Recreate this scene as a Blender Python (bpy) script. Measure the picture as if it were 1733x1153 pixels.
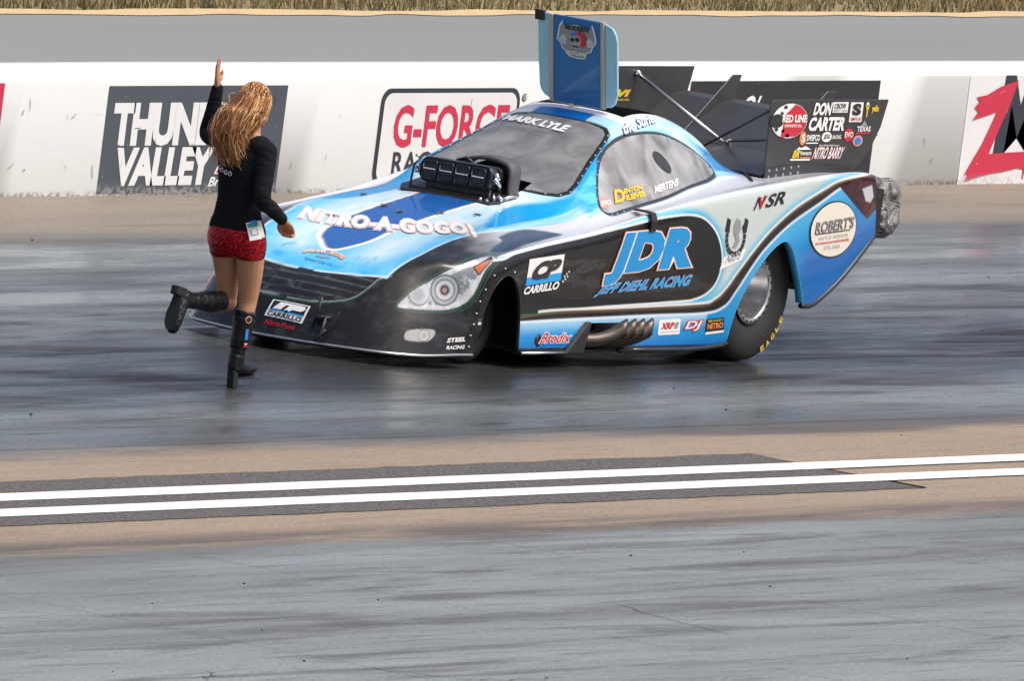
import bpy, bmesh, math, random
import numpy as np
from mathutils import Vector, Matrix, Quaternion
from mathutils.bvhtree import BVHTree
from math import radians, sin, cos, pi

random.seed(7)
rng = np.random.default_rng(7)
for o in list(bpy.data.objects):
    bpy.data.objects.remove(o)
S = bpy.context.scene
COL = S.collection

# ---------------------------------------------------------------- camera
cam_d = bpy.data.cameras.new("camera")
cam_d.sensor_width = 36.0
cam_d.lens = 31085.0 / 1733.0 * 36.0
cam_d.clip_start = 1.0
cam_d.clip_end = 3000.0
cam = bpy.data.objects.new("camera", cam_d)
COL.objects.link(cam)
RIGHT = Vector((0.5181328, -0.8460967, 0.1251349)).normalized()
FWD = Vector((0.8551867, 0.5101058, -0.0919121)).normalized()
UP = RIGHT.cross(FWD).normalized()
RIGHT = FWD.cross(UP).normalized()
M3 = Matrix((RIGHT, UP, -FWD)).transposed()
cam.matrix_world = Matrix.Translation((-90.861937, -55.349403, 9.981766)) @ M3.to_4x4()
S.camera = cam

# ---------------------------------------------------------------- sky, sun, exposure
SUN_EL, SUN_AZ = 60.0, 166.0          # azimuth: degrees from +Y towards +X
w = bpy.data.worlds.new("World"); S.world = w
w.use_nodes = True
nt = w.node_tree
sky = nt.nodes.new("ShaderNodeTexSky")
sky.sky_type = 'NISHITA'
sky.sun_disc = False
sky.sun_elevation = radians(SUN_EL)
sky.sun_rotation = radians(SUN_AZ)
sky.air_density = 0.7
sky.dust_density = 6.0
sky.ozone_density = 1.2
bg = nt.nodes["Background"]
bg.inputs[1].default_value = 0.14
nt.links.new(sky.outputs[0], bg.inputs[0])
sun_d = bpy.data.lights.new("sun", 'SUN')
sun_d.energy = 1.5
sun_d.angle = radians(24)
sun_d.color = (1.0, 0.985, 0.91)
sun = bpy.data.objects.new("sun", sun_d)
COL.objects.link(sun)
sd = Vector((sin(radians(SUN_AZ)) * cos(radians(SUN_EL)), cos(radians(SUN_AZ)) * cos(radians(SUN_EL)), sin(radians(SUN_EL))))
sun.rotation_euler = sd.to_track_quat('Z', 'Y').to_euler()
S.view_settings.view_transform = 'Standard'
S.view_settings.look = 'None'
S.view_settings.gamma = 1.0
S.view_settings.exposure = 0.42
S.render.resolution_x, S.render.resolution_y = 1024, 682

# ---------------------------------------------------------------- helpers
def link(o, parent=None):
    COL.objects.link(o)
    if parent is not None:
        o.parent = parent
    return o

def tag(o, label=None, cat=None, group=None, kind=None):
    if label: o["label"] = label
    if cat: o["category"] = cat
    if group: o["group"] = group
    if kind: o["kind"] = kind
    return o

def empty(name, loc, parent=None):
    o = bpy.data.objects.new(name, None)
    o.empty_display_size = 0.2
    o.location = loc
    return link(o, parent)

def mesh(name, verts, faces, mat, parent=None, smooth=True, origin=None):
    """one mesh object; vertices are given in world coordinates when the parent sits at its own location"""
    me = bpy.data.meshes.new(name)
    v = np.asarray(verts, dtype=float).reshape(-1, 3)
    off = np.zeros(3)
    p = parent
    while p is not None:
        off += np.array(p.location); p = p.parent
    if origin is not None:
        off = off + (np.asarray(origin) - off)
    me.from_pydata((v - off).tolist(), [], [tuple(int(i) for i in f) for f in faces])
    if smooth:
        me.polygons.foreach_set("use_smooth", np.ones(len(me.polygons), dtype=bool))
    me.update()
    if mat is not None:
        me.materials.append(mat)
    o = bpy.data.objects.new(name, me)
    link(o, parent)
    if origin is not None:
        base = np.zeros(3); p = parent
        while p is not None:
            base += np.array(p.location); p = p.parent
        o.location = tuple(np.asarray(origin) - base)
    return o

def fix_normals(o):
    bm = bmesh.new(); bm.from_mesh(o.data)
    bmesh.ops.recalc_face_normals(bm, faces=bm.faces)
    bm.to_mesh(o.data); bm.free()
    return o

def bevel(o, w=0.005, seg=2):
    m = o.modifiers.new("bevel", 'BEVEL'); m.width = w; m.segments = seg
    m.limit_method = 'ANGLE'; m.angle_limit = radians(40)
    return o

class MB:
    """collects simple solids into one mesh"""
    def __init__(s): s.v = []; s.f = []
    def add(s, v, f):
        n = len(s.v); s.v += [tuple(map(float, p)) for p in v]
        s.f += [tuple(i + n for i in q) for q in f]
    def box(s, a, b):
        (x0, y0, z0), (x1, y1, z1) = a, b
        s.add([(x0,y0,z0),(x1,y0,z0),(x1,y1,z0),(x0,y1,z0),(x0,y0,z1),(x1,y0,z1),(x1,y1,z1),(x0,y1,z1)],
              [(0,3,2,1),(4,5,6,7),(0,1,5,4),(1,2,6,5),(2,3,7,6),(3,0,4,7)])
    def prism(s, poly, d):
        """closed polygon of 3-D points extruded by vector d"""
        n = len(poly); p = [tuple(q) for q in poly]
        q = [tuple(np.array(a) + np.array(d)) for a in p]
        s.add(p + q, [tuple(range(n))[::-1], tuple(range(n, 2*n))] + [(i, (i+1) % n, n+(i+1) % n, n+i) for i in range(n)])
    def tube(s, pts, r, n=10, cap=True):
        pts = [np.array(p, float) for p in pts]
        rs = r if hasattr(r, '__len__') else [r] * len(pts)
        vs = []; prev = None
        for i, p in enumerate(pts):
            t = pts[min(i+1, len(pts)-1)] - pts[max(i-1, 0)]
            t = t / (np.linalg.norm(t) + 1e-12)
            if prev is None:
                a = np.array((0, 0, 1.0)) if abs(t[2]) < 0.9 else np.array((1.0, 0, 0))
                u = np.cross(t, a)
            else:
                u = prev - t * np.dot(prev, t)
            u /= np.linalg.norm(u) + 1e-12; prev = u
            w_ = np.cross(t, u)
            for k in range(n):
                an = 2 * pi * k / n
                vs.append(p + rs[i] * (cos(an) * u + sin(an) * w_))
        fs = []
        for i in range(len(pts) - 1):
            for k in range(n):
                fs.append((i*n+k, i*n+(k+1) % n, (i+1)*n+(k+1) % n, (i+1)*n+k))
        if cap:
            fs.append(tuple(range(n))[::-1]); fs.append(tuple(range((len(pts)-1)*n, len(pts)*n)))
        s.add(vs, fs)
    def lathe(s, prof, c, axis='y', n=48):
        """profile of (along axis, radius) revolved around axis through c"""
        vs = []
        for (a, r) in prof:
            for k in range(n):
                t = 2*pi*k/n
                if axis == 'y': vs.append((c[0] + r*cos(t), c[1] + a, c[2] + r*sin(t)))
                elif axis == 'x': vs.append((c[0] + a, c[1] + r*cos(t), c[2] + r*sin(t)))
                else: vs.append((c[0] + r*cos(t), c[1] + r*sin(t), c[2] + a))
        fs = []
        for i in range(len(prof)-1):
            for k in range(n):
                fs.append((i*n+k, i*n+(k+1) % n, (i+1)*n+(k+1) % n, (i+1)*n+k))
        s.add(vs, fs)
    def build(s, name, mat, parent=None, smooth=False, origin=None, fix=True):
        o = mesh(name, s.v, s.f, mat, parent, smooth, origin)
        return fix_normals(o) if fix else o

# ---------------------------------------------------------------- materials
MATS = {}
def mat(name, color=(0.5,0.5,0.5), rough=0.5, metal=0.0, coat=0.0, spec=0.5, noise=None, bump=None, sheen=0.0):
    """plain Principled surface; noise=(scale, amount) varies the colour, bump=(scale, strength) the relief"""
    m = bpy.data.materials.new(name); m.use_nodes = True
    t = m.node_tree; b = t.nodes["Principled BSDF"]
    b.inputs["Base Color"].default_value = (*color, 1)
    b.inputs["Roughness"].default_value = rough
    b.inputs["Metallic"].default_value = metal
    b.inputs["Coat Weight"].default_value = coat
    b.inputs["Coat Roughness"].default_value = 0.04
    b.inputs["Specular IOR Level"].default_value = spec
    if sheen: b.inputs["Sheen Weight"].default_value = sheen
    if noise or bump:
        tc = t.nodes.new("ShaderNodeTexCoord")
    if noise:
        n = t.nodes.new("ShaderNodeTexNoise"); n.inputs["Scale"].default_value = noise[0]
        n.inputs["Detail"].default_value = 6
        t.links.new(tc.outputs["Object"], n.inputs["Vector"])
        mx = t.nodes.new("ShaderNodeMix"); mx.data_type = 'RGBA'
        a = noise[1]
        mx.inputs["A"].default_value = (*[max(0, c*(1-a)) for c in color], 1)
        mx.inputs["B"].default_value = (*[min(1, c*(1+a)) for c in color], 1)
        t.links.new(n.outputs["Fac"], mx.inputs["Factor"])
        t.links.new(mx.outputs["Result"], b.inputs["Base Color"])
    if bump:
        n2 = t.nodes.new("ShaderNodeTexNoise"); n2.inputs["Scale"].default_value = bump[0]
        n2.inputs["Detail"].default_value = 4
        t.links.new(tc.outputs["Object"], n2.inputs["Vector"])
        bp = t.nodes.new("ShaderNodeBump"); bp.inputs["Strength"].default_value = bump[1]
        bp.inputs["Distance"].default_value = 0.01
        t.links.new(n2.outputs["Fac"], bp.inputs["Height"])
        t.links.new(bp.outputs["Normal"], b.inputs["Normal"])
    MATS[name] = m
    return m

mat('black_satin', (0.012, 0.013, 0.015), 0.45, noise=(9, 0.3))
mat('black_gloss', (0.010, 0.011, 0.012), 0.2, coat=0.4)
mat('black_carbon', (0.022, 0.024, 0.027), 0.38, noise=(12, 0.25))
mat('rubber', (0.016, 0.016, 0.017), 0.62, noise=(25, 0.35))
mat('steel', (0.55, 0.55, 0.56), 0.28, 1.0, noise=(14, 0.2))
mat('aluminium', (0.62, 0.63, 0.64), 0.35, 1.0)
mat('chrome', (0.8, 0.8, 0.8), 0.12, 1.0)
mat('white_paint', (0.8, 0.8, 0.79), 0.35)
mat('decal_white', (0.82, 0.82, 0.80), 0.3, coat=0.3)
mat('decal_black', (0.012, 0.012, 0.014), 0.3, coat=0.3)
mat('decal_blue', (0.01, 0.22, 0.62), 0.3, coat=0.3)
mat('decal_sky', (0.006, 0.34, 0.74), 0.3, coat=0.3)
mat('decal_teal', (0.01, 0.24, 0.42), 0.3, coat=0.3)
mat('decal_red', (0.55, 0.01, 0.03), 0.3, coat=0.3)
mat('decal_orange', (0.75, 0.22, 0.05), 0.3, coat=0.3)
mat('decal_yellow', (0.75, 0.5, 0.02), 0.3, coat=0.3)
mat('decal_cream', (0.78, 0.72, 0.62), 0.3, coat=0.3)
mat('decal_pink', (0.62, 0.30, 0.26), 0.3, coat=0.3)
mat('decal_jdr', (0.002, 0.26, 0.60), 0.3, coat=0.3)
mat('decal_grey', (0.28, 0.28, 0.28), 0.3, coat=0.3)
mat('decal_green', (0.02, 0.3, 0.16), 0.3, coat=0.3)
# ================================================================ the car body surface
def pchip_slopes(t, y):
    h = np.diff(t); d = np.diff(y, axis=0) / h[:, None]
    m = np.zeros_like(y)
    for i in range(1, len(t) - 1):
        w1 = 2*h[i] + h[i-1]; w2 = h[i] + 2*h[i-1]
        a, b = d[i-1], d[i]
        ok = (a * b) > 0
        with np.errstate(divide='ignore', invalid='ignore'):
            hm = (w1 + w2) / (w1 / a + w2 / b)
        m[i] = np.where(ok, hm, 0)
    m[0] = d[0]; m[-1] = d[-1]
    return m
def catmull_slopes(t, y):
    m = np.zeros_like(y)
    for i in range(len(t)):
        a, b = max(i-1, 0), min(i+1, len(t)-1)
        m[i] = (y[b] - y[a]) / (t[b] - t[a])
    return m
def hermite(t, y, q, slopes):
    m = slopes(t, y)
    i = np.clip(np.searchsorted(t, q, side='right') - 1, 0, len(t) - 2)
    h = (t[i+1] - t[i])[:, None]; s = ((q - t[i])[:, None]) / h
    return ((1+2*s)*(1-s)**2)*y[i] + (s*(1-s)**2)*h*m[i] + (s*s*(3-2*s))*y[i+1] + (s*s*(s-1))*h*m[i+1]

NR = 14       # rails: 0 centre .. 3 hood edge / cant rail, 4 window top, 6 window base, 7 valley, 8 shoulder crease .. 13 rocker bottom
NOSE = [
 [(-.79,0,.08),(-.77,.2,.08),(-.71,.4,.08),(-.645,.55,.08),(-.58,.66,.08),(-.50,.73,.08),(-.41,.78,.08),(-.32,.81,.082),(-.24,.83,.085),(-.16,.845,.088),(-.09,.855,.09),(-.03,.862,.09),(.01,.868,.09),(.05,.872,.09)],
 [(-.68,0,.27),(-.665,.19,.27),(-.61,.385,.27),(-.55,.53,.275),(-.48,.635,.27),(-.41,.70,.265),(-.33,.75,.26),(-.26,.785,.255),(-.19,.81,.245),(-.125,.83,.235),(-.065,.845,.215),(-.015,.857,.19),(.025,.866,.16),(.055,.873,.12)],
 [(-.5,0,.45),(-.49,.18,.455),(-.45,.36,.47),(-.40,.5,.49),(-.345,.59,.49),(-.285,.655,.48),(-.225,.71,.465),(-.175,.75,.445),(-.13,.785,.42),(-.085,.81,.39),(-.04,.832,.34),(.0,.85,.28),(.035,.866,.22),(.06,.876,.15)],
 [(-.2,0,.57),(-.2,.18,.575),(-.2,.37,.585),(-.19,.54,.605),(-.165,.62,.61),(-.14,.68,.61),(-.11,.73,.60),(-.08,.77,.585),(-.045,.805,.555),(-.015,.83,.51),(.015,.85,.44),(.04,.865,.35),(.06,.875,.26),(.07,.878,.17)],
]
# planar sections: x, then (w, z) for each rail
SECT = [
 (.25, [(0,.70),(.2,.70),(.4,.715),(.6,.735),(.68,.705),(.74,.68),(.79,.665),(.825,.66),(.86,.66),(.885,.62),(.895,.5),(.895,.38),(.895,.27),(.90,.105)]),
 (.8,  [(0,.84),(.2,.835),(.4,.825),(.6,.81),(.66,.785),(.71,.76),(.75,.745),(.80,.733),(.86,.738),(.882,.69),(.885,.53),(.885,.40),(.885,.285),(.90,.105)]),
 (1.3, [(0,.95),(.2,.945),(.4,.92),(.58,.88),(.63,.85),(.68,.825),(.72,.80),(.785,.785),(.86,.797),(.882,.75),(.888,.56),(.89,.42),(.89,.29),(.905,.105)]),
 (1.6, [(0,1.08),(.2,1.075),(.40,1.06),(.545,1.03),(.59,.99),(.64,.94),(.69,.885),(.775,.833),(.865,.848),(.886,.80),(.893,.60),(.895,.43),(.895,.29),(.91,.105)]),
 (2.0, [(0,1.265),(.2,1.26),(.33,1.245),(.43,1.22),(.48,1.17),(.59,1.04),(.695,.92),(.78,.898),(.872,.915),(.892,.865),(.90,.65),(.905,.45),(.905,.295),(.915,.105)]),
 (2.25,[(0,1.375),(.18,1.37),(.32,1.35),(.41,1.31),(.465,1.255),(.59,1.09),(.695,.958),(.785,.935),(.885,.955),(.905,.905),(.912,.67),(.915,.47),(.915,.30),(.92,.105)]),
 (2.5, [(0,1.425),(.18,1.42),(.32,1.40),(.41,1.36),(.465,1.305),(.585,1.15),(.69,1.005),(.79,.975),(.90,.995),(.922,.945),(.935,.70),(.937,.49),(.935,.31),(.93,.105)]),
 (2.8, [(0,1.415),(.18,1.41),(.32,1.385),(.41,1.345),(.465,1.29),(.575,1.18),(.665,1.065),(.80,1.022),(.935,1.04),(.96,.985),(.975,.72),(.978,.50),(.972,.32),(.955,.105)]),
 (3.1, [(0,1.335),(.18,1.33),(.32,1.30),(.40,1.265),(.45,1.215),(.54,1.14),(.62,1.085),(.80,1.055),(.96,1.075),(.985,1.02),(.998,.75),(1.0,.53),(.995,.33),(.98,.105)]),
 (3.45,[(0,1.135),(.18,1.13),(.32,1.115),(.40,1.10),(.45,1.09),(.53,1.08),(.61,1.075),(.80,1.08),(.972,1.112),(.995,1.06),(1.003,.78),(1.003,.56),(.995,.35),(.985,.105)]),
 (3.9, [(0,1.09),(.18,1.09),(.32,1.09),(.40,1.09),(.45,1.09),(.53,1.092),(.61,1.095),(.80,1.11),(.967,1.142),(.99,1.09),(.998,.80),(.995,.58),(.985,.37),(.97,.105)]),
 (4.25,[(0,1.09),(.18,1.09),(.32,1.09),(.40,1.09),(.45,1.09),(.53,1.092),(.61,1.097),(.79,1.112),(.945,1.135),(.968,1.08),(.975,.82),(.97,.60),(.96,.39),(.94,.105)]),
 (4.6, [(0,1.05),(.18,1.05),(.32,1.05),(.40,1.05),(.45,1.05),(.53,1.052),(.60,1.055),(.75,1.06),(.90,1.06),(.925,1.01),(.93,.80),(.925,.60),(.91,.40),(.88,.105)]),
]
CTRL = [list(r) for r in NOSE] + [[(x, a, b) for (a, b) in sec] for x, sec in SECT]
CTRL = np.array(CTRL, float)                 # [nu, NR, 3]

def body_grid(step):
    # along u: chord length of an average rail; across v: chord length of each row
    nu = CTRL.shape[0]
    L = np.linalg.norm(np.diff(CTRL, axis=0), axis=2).mean(axis=1)
    tu = np.concatenate([[0], np.cumsum(L)])
    nq = int(tu[-1] / step / 2)*2 + 1
    qu = np.linspace(0, tu[-1], nq)
    rails = np.stack([hermite(tu, CTRL[:, j], qu, catmull_slopes) for j in range(NR)], axis=1)   # [nq, NR, 3]
    # across: common parameter
    L2 = np.linalg.norm(np.diff(rails, axis=1), axis=2).mean(axis=0)
    tv = np.concatenate([[0], np.cumsum(L2)])
    nv = int(tv[-1] * 1.1 / step / 2)*2 + 1
    qv = np.linspace(0, tv[-1], nv)
    out = np.stack([hermite(tv, rails[i], qv, catmull_slopes) for i in range(nq)], axis=0)       # [nq, nv, 3]
    jv = np.interp(qv, tv, np.arange(NR))    # fractional rail number of each column
    ju = np.interp(qu, tu, np.arange(nu))
    out[:, 0, 1] = 0
    return out, ju, jv

def inside(poly, X, Y):
    P = np.asarray(poly, float); res = np.zeros(np.shape(X), bool)
    n = len(P)
    for i in range(n):
        x0, y0 = P[i]; x1, y1 = P[(i+1) % n]
        if y0 == y1: continue
        c = ((y0 > Y) != (y1 > Y)) & (X < (x1-x0)*(Y-y0)/(y1-y0) + x0)
        res ^= c
    return res

def dist_poly(poly, X, Y, closed=True):
    P = np.asarray(poly, float); d = np.full(np.shape(X), 1e9)
    n = len(P)
    for i in range(n if closed else n-1):
        a = P[i]; b = P[(i+1) % n]; e = b - a; L = e @ e + 1e-12
        s = np.clip(((X-a[0])*e[0] + (Y-a[1])*e[1]) / L, 0, 1)
        d = np.minimum(d, np.hypot(X-a[0]-s*e[0], Y-a[1]-s*e[1]))
    return d

def sdf(poly, X, Y):
    """signed distance, negative inside"""
    return np.where(inside(poly, X, Y), -1, 1) * dist_poly(poly, X, Y)

def smooth_poly(pts, n=6, closed=True):
    """Catmull-Rom through 2-D or 3-D points"""
    P = np.asarray(pts, float); out = []
    N = len(P)
    for i in range(N if closed else N-1):
        p0 = P[(i-1) % N] if closed or i > 0 else P[0]
        p1 = P[i]; p2 = P[(i+1) % N]
        p3 = P[(i+2) % N] if closed or i+2 < N else P[-1]
        for k in range(n):
            s = k/n
            out.append(0.5*((2*p1) + (p2-p0)*s + (2*p0-5*p1+4*p2-p3)*s*s + (3*p1-p0-3*p2+p3)*s**3))
    if not closed: out.append(P[-1])
    return np.array(out)

ARCH_F = smooth_poly([(.055,.02),(.075,.20),(.11,.36),(.18,.49),(.28,.555),(.38,.53),(.46,.43),(.50,.30),(.51,.16),(.51,.02)], 6, False)
ARCH_R = smooth_poly([(2.775,.02),(2.79,.20),(2.83,.36),(2.92,.51),(3.05,.645),(3.17,.725),(3.27,.745),(3.36,.685),(3.45,.56),(3.53,.44),(3.57,.355),(3.585,.29),(3.59,.02)], 6, False)
TAIL = [(3.0,.0),(3.56,.0),(3.56,.345),(3.67,.35),(3.92,.48),(4.18,.64),(4.38,.765),(4.355,.87),(4.33,.97),(4.31,1.06),(4.285,1.3),(3.0,1.6)]
WSCREEN = [(1.345,0),(1.365,.25),(1.40,.40),(1.435,.478),(1.485,.508),(1.56,.502),(1.80,.432),(2.06,.365),(2.115,.345),(2.15,.305),(2.165,.2),(2.17,0)]
WINDOW = smooth_poly([(1.625,.905),(1.68,.985),(1.86,1.14),(2.08,1.245),(2.30,1.30),(2.55,1.305),(2.78,1.245),(2.95,1.155),(2.985,1.105),(2.85,1.075),(2.6,1.035),(2.3,.972),(2.0,.925),(1.80,.898),(1.67,.882)], 5)
# ================================================================ node helper
class NB:
    def __init__(s, name):
        s.m = bpy.data.materials.new(name); s.m.use_nodes = True; s.t = s.m.node_tree
        s.b = s.t.nodes["Principled BSDF"]; MATS[name] = s.m
        s.tc = s.t.nodes.new("ShaderNodeTexCoord")
        s.obj = s.tc.outputs["Object"]
    def n(s, kind): return s.t.nodes.new(kind)
    def l(s, a, b): s.t.links.new(a, b)
    def mapping(s, scale, rot=(0, 0, 0), loc=(0, 0, 0)):
        m = s.n("ShaderNodeMapping"); m.inputs["Scale"].default_value = scale; m.inputs["Rotation"].default_value = rot; m.inputs["Location"].default_value = loc
        s.l(s.obj, m.inputs["Vector"]); return m.outputs[0]
    def noise(s, vec, scale, detail=5, rough=.55, dist=0):
        q = s.n("ShaderNodeTexNoise"); q.inputs["Scale"].default_value = scale; q.inputs["Detail"].default_value = detail
        q.inputs["Roughness"].default_value = rough; q.inputs["Distortion"].default_value = dist
        s.l(vec, q.inputs["Vector"]); return q.outputs["Fac"]
    def math(s, op, a, b=None, c=None, clamp=False):
        q = s.n("ShaderNodeMath"); q.operation = op; q.use_clamp = clamp
        for i, v in enumerate((a, b, c)):
            if v is None: continue
            if isinstance(v, (int, float)): q.inputs[i].default_value = v
            else: s.l(v, q.inputs[i])
        return q.outputs[0]
    def step(s, lo, hi, v):
        q = s.n("ShaderNodeMapRange"); q.interpolation_type = 'SMOOTHSTEP'
        q.inputs["From Min"].default_value = lo; q.inputs["From Max"].default_value = hi
        s.l(v, q.inputs["Value"]); return q.outputs[0]
    def mix(s, f, a, b):
        q = s.n("ShaderNodeMix"); q.data_type = 'RGBA'
        for i, v in ((0, f),):
            if isinstance(v, (int, float)): q.inputs["Factor"].default_value = v
            else: s.l(v, q.inputs["Factor"])
        for k, v in (("A", a), ("B", b)):
            if isinstance(v, tuple): q.inputs[k].default_value = (*v, 1)
            else: s.l(v, q.inputs[k])
        return q.outputs["Result"]
    def mixf(s, f, a, b):
        q = s.n("ShaderNodeMix"); q.data_type = 'FLOAT'
        for k, v in (("Factor", f), ("A", a), ("B", b)):
            if isinstance(v, (int, float)): q.inputs[k].default_value = v
            else: s.l(v, q.inputs[k])
        return q.outputs["Result"]
    def xyz(s):
        q = s.n("ShaderNodeSeparateXYZ"); s.l(s.obj, q.inputs[0]); return q.outputs
    def bump(s, h, strength, dist=.01):
        q = s.n("ShaderNodeBump"); q.inputs["Strength"].default_value = strength; q.inputs["Distance"].default_value = dist
        s.l(h, q.inputs["Height"]); s.l(q.outputs[0], s.b.inputs["Normal"])
    def set(s, color=None, rough=None):
        if color is not None:
            if isinstance(color, tuple): s.b.inputs["Base Color"].default_value = (*color, 1)
            else: s.l(color, s.b.inputs["Base Color"])
        if rough is not None:
            if isinstance(rough, (int, float)): s.b.inputs["Roughness"].default_value = rough
            else: s.l(rough, s.b.inputs["Roughness"])
        return s.m

# ---------------------------------------------------------------- ground materials
def track_material():
    k = NB('track'); X, Y, Z = k.xyz()
    streak = k.noise(k.mapping((.34, 3.0, 1)), 1.0, 7, .64, .5)
    streak2 = k.noise(k.mapping((.12, 1.2, 1), loc=(3, 7, 0)), 1.0, 5, .58, .3)
    fine = k.noise(k.mapping((.9, 11, 1), loc=(1, 2, 0)), 1.0, 5, .65)
    grain = k.noise(k.obj, 34, 5, .85); patch = k.noise(k.mapping((.22, .5, 1)), 1.0, 4, .6)
    Yw = k.math('ADD', Y, k.math('MULTIPLY', k.math('SUBTRACT', streak, .5), .9))
    # rubbered lane: grey with dark tyre streaks laid along the track
    lane = k.mix(k.step(.35, .68, streak2), (.095, .102, .099), (.205, .222, .217))
    dk = k.math('MULTIPLY', k.step(.50, .70, streak), k.step(2.9, 1.0, k.math('ABSOLUTE', k.math('SUBTRACT', Y, -.2))))
    lane = k.mix(k.math('MULTIPLY', dk, .9), lane, (.014, .0135, .013))
    lane = k.mix(k.math('MULTIPLY', k.step(.53, .68, fine), .6), lane, (.022, .021, .02))
    core = k.math('MULTIPLY', k.step(1.9, .5, k.math('ABSOLUTE', k.math('SUBTRACT', Yw, -.5))), .88)
    lane = k.mix(core, lane, (.013, .0135, .0135))
    # near lane, lighter and more even
    nl = k.mix(k.step(.35, .7, streak2), (.265, .285, .278), (.165, .172, .162))
    nl = k.mix(k.math('MULTIPLY', k.step(.48, .66, streak), .72), nl, (.065, .065, .060))
    nl = k.mix(k.math('MULTIPLY', k.step(.53, .68, fine), .5), nl, (.07, .07, .066))
    tan = k.mix(patch, (.37, .285, .195), (.28, .205, .135))
    tan = k.mix(k.math('MULTIPLY', k.step(.50, .70, fine), .55), tan, (.17, .125, .09))
    wall_side = k.mix(patch, (.285, .24, .19), (.215, .18, .143))
    wall_side = k.mix(k.math('MULTIPLY', k.step(.5, .75, streak), .5), wall_side, (.15, .13, .115))
    c = k.mix(k.step(-3.35, -2.75, Yw), tan, lane)
    c = k.mix(k.step(3.75, 4.30, Yw), c, wall_side)
    Yn = k.math('ADD', Y, k.math('MULTIPLY', k.math('SUBTRACT', fine, .5), .35))
    c = k.mix(k.step(-5.68, -5.83, Yn), c, nl)
    edge = k.math('MULTIPLY', k.step(.42, .0, k.math('ABSOLUTE', k.math('SUBTRACT', Y, -5.62))), k.step(.3, .6, streak))
    c = k.mix(k.math('MULTIPLY', edge, .85), c, (.075, .065, .055))
    rubbed = k.math('MULTIPLY', k.math('MULTIPLY', k.step(-2.4, -1.0, X), k.step(.34, .10, k.math('ABSOLUTE', k.math('SUBTRACT', Yw, -3.0)))), .8)
    c = k.mix(rubbed, c, (.085, .07, .058))
    c = k.mix(k.math('MULTIPLY', k.step(.47, .62, grain), .50), c, (.03, .03, .03))
    r_lane = k.mixf(k.step(.38, .66, streak), .23, .48)
    r = k.mixf(k.step(-3.35, -2.8, Yw), .55, r_lane); r = k.mixf(k.step(3.5, 4.3, Yw), r, .62); r = k.mixf(k.step(-5.68, -5.83, Yn), r, k.mixf(k.step(.40, .62, streak), .40, .62))
    k.l(k.mixf(k.math('MULTIPLY', k.step(.40, .66, streak), k.step(-3.2, -2.8, Yw)), .5, .10), k.b.inputs['Specular IOR Level'])
    k.set(c, r)
    k.bump(k.math('ADD', k.math('MULTIPLY', grain, .5), k.math('MULTIPLY', fine, .5)), .06, .004)
    return k.m
track_material()
def asphalt_patch():
    k = NB('fresh_asphalt'); g = k.noise(k.obj, 55, 5, .75); g2 = k.noise(k.obj, 1.3, 3)
    c = k.mix(k.step(.42, .66, g), (.040, .037, .035), (.20, .185, .17)); c = k.mix(k.math('MULTIPLY', g2, .35), c, (.09, .08, .072))
    k.set(c, .8); k.bump(g, .5, .01); return k.m
asphalt_patch()
def access_road():
    k = NB('access_road'); a = k.noise(k.mapping((.06, .5, 1)), 1, 5); g = k.noise(k.obj, 45, 4, .7)
    c = k.mix(a, (.205, .212, .208), (.25, .257, .252)); c = k.mix(k.math('MULTIPLY', k.step(.5, .75, g), .35), c, (.14, .14, .14))
    k.set(c, .85); k.b.inputs['Specular IOR Level'].default_value = .2; k.bump(g, .1, .005); return k.m
access_road()
def line_paint():
    k = NB('line_paint'); g = k.noise(k.mapping((.5, 6, 1)), 1, 5, .6); g2 = k.noise(k.obj, 60, 3)
    c = k.mix(k.math('MULTIPLY', k.step(.62, .80, g), .4), (.82, .82, .81), (.40, .38, .36)); c = k.mix(k.math('MULTIPLY', k.step(.64, .75, g2), .4), c, (.45, .43, .41))
    return k.set(c, .6)
line_paint()
def dry_ground():
    k = NB('dry_ground'); g = k.noise(k.obj, .8, 6, .65); g2 = k.noise(k.obj, 9, 4)
    c = k.mix(k.step(.35, .65, g), (.30, .235, .13), (.20, .18, .085)); c = k.mix(k.math('MULTIPLY', g2, .5), c, (.26, .20, .12))
    return k.set(c, .95)
dry_ground()
mat('sandy_edge', (.55, .40, .22), .9, noise=(6, .25))
mat('joint_seal', (.075, .072, .07), .7)
def wall_paint():
    k = NB('wall_paint'); X, Y, Z = k.xyz()
    a = k.noise(k.obj, 1.2, 5); g = k.noise(k.obj, 26, 5, .65); s = k.noise(k.mapping((2.2, 1, 14)), 1, 5, .6, .6)
    c = k.mix(a, (.625, .645, .63), (.57, .585, .57))
    c = k.mix(k.math('MULTIPLY', k.step(.66, .72, s), .22), c, (.38, .37, .35))
    c = k.mix(k.math('MULTIPLY', k.step(.68, .74, g), .25), c, (.5, .48, .45))
    low = k.math('MULTIPLY', k.step(.045, .0, Z), k.step(.42, .6, g)); c = k.mix(k.math('MULTIPLY', low, .9), c, (.20, .18, .16))
    c = k.mix(k.math('MULTIPLY', k.step(.70, .78, Z), .6), c, (.80, .80, .79))  # top edge lightened in the colour, as if catching the light
    k.set(c, .6); v = k.n("ShaderNodeTexVoronoi"); v.inputs["Scale"].default_value = 7; v.feature = 'DISTANCE_TO_EDGE'; k.l(k.obj, v.inputs["Vector"])
    k.bump(k.math('ADD', g, k.math('MULTIPLY', s, 1.2)), .06, .02); return k.m
wall_paint()
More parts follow.
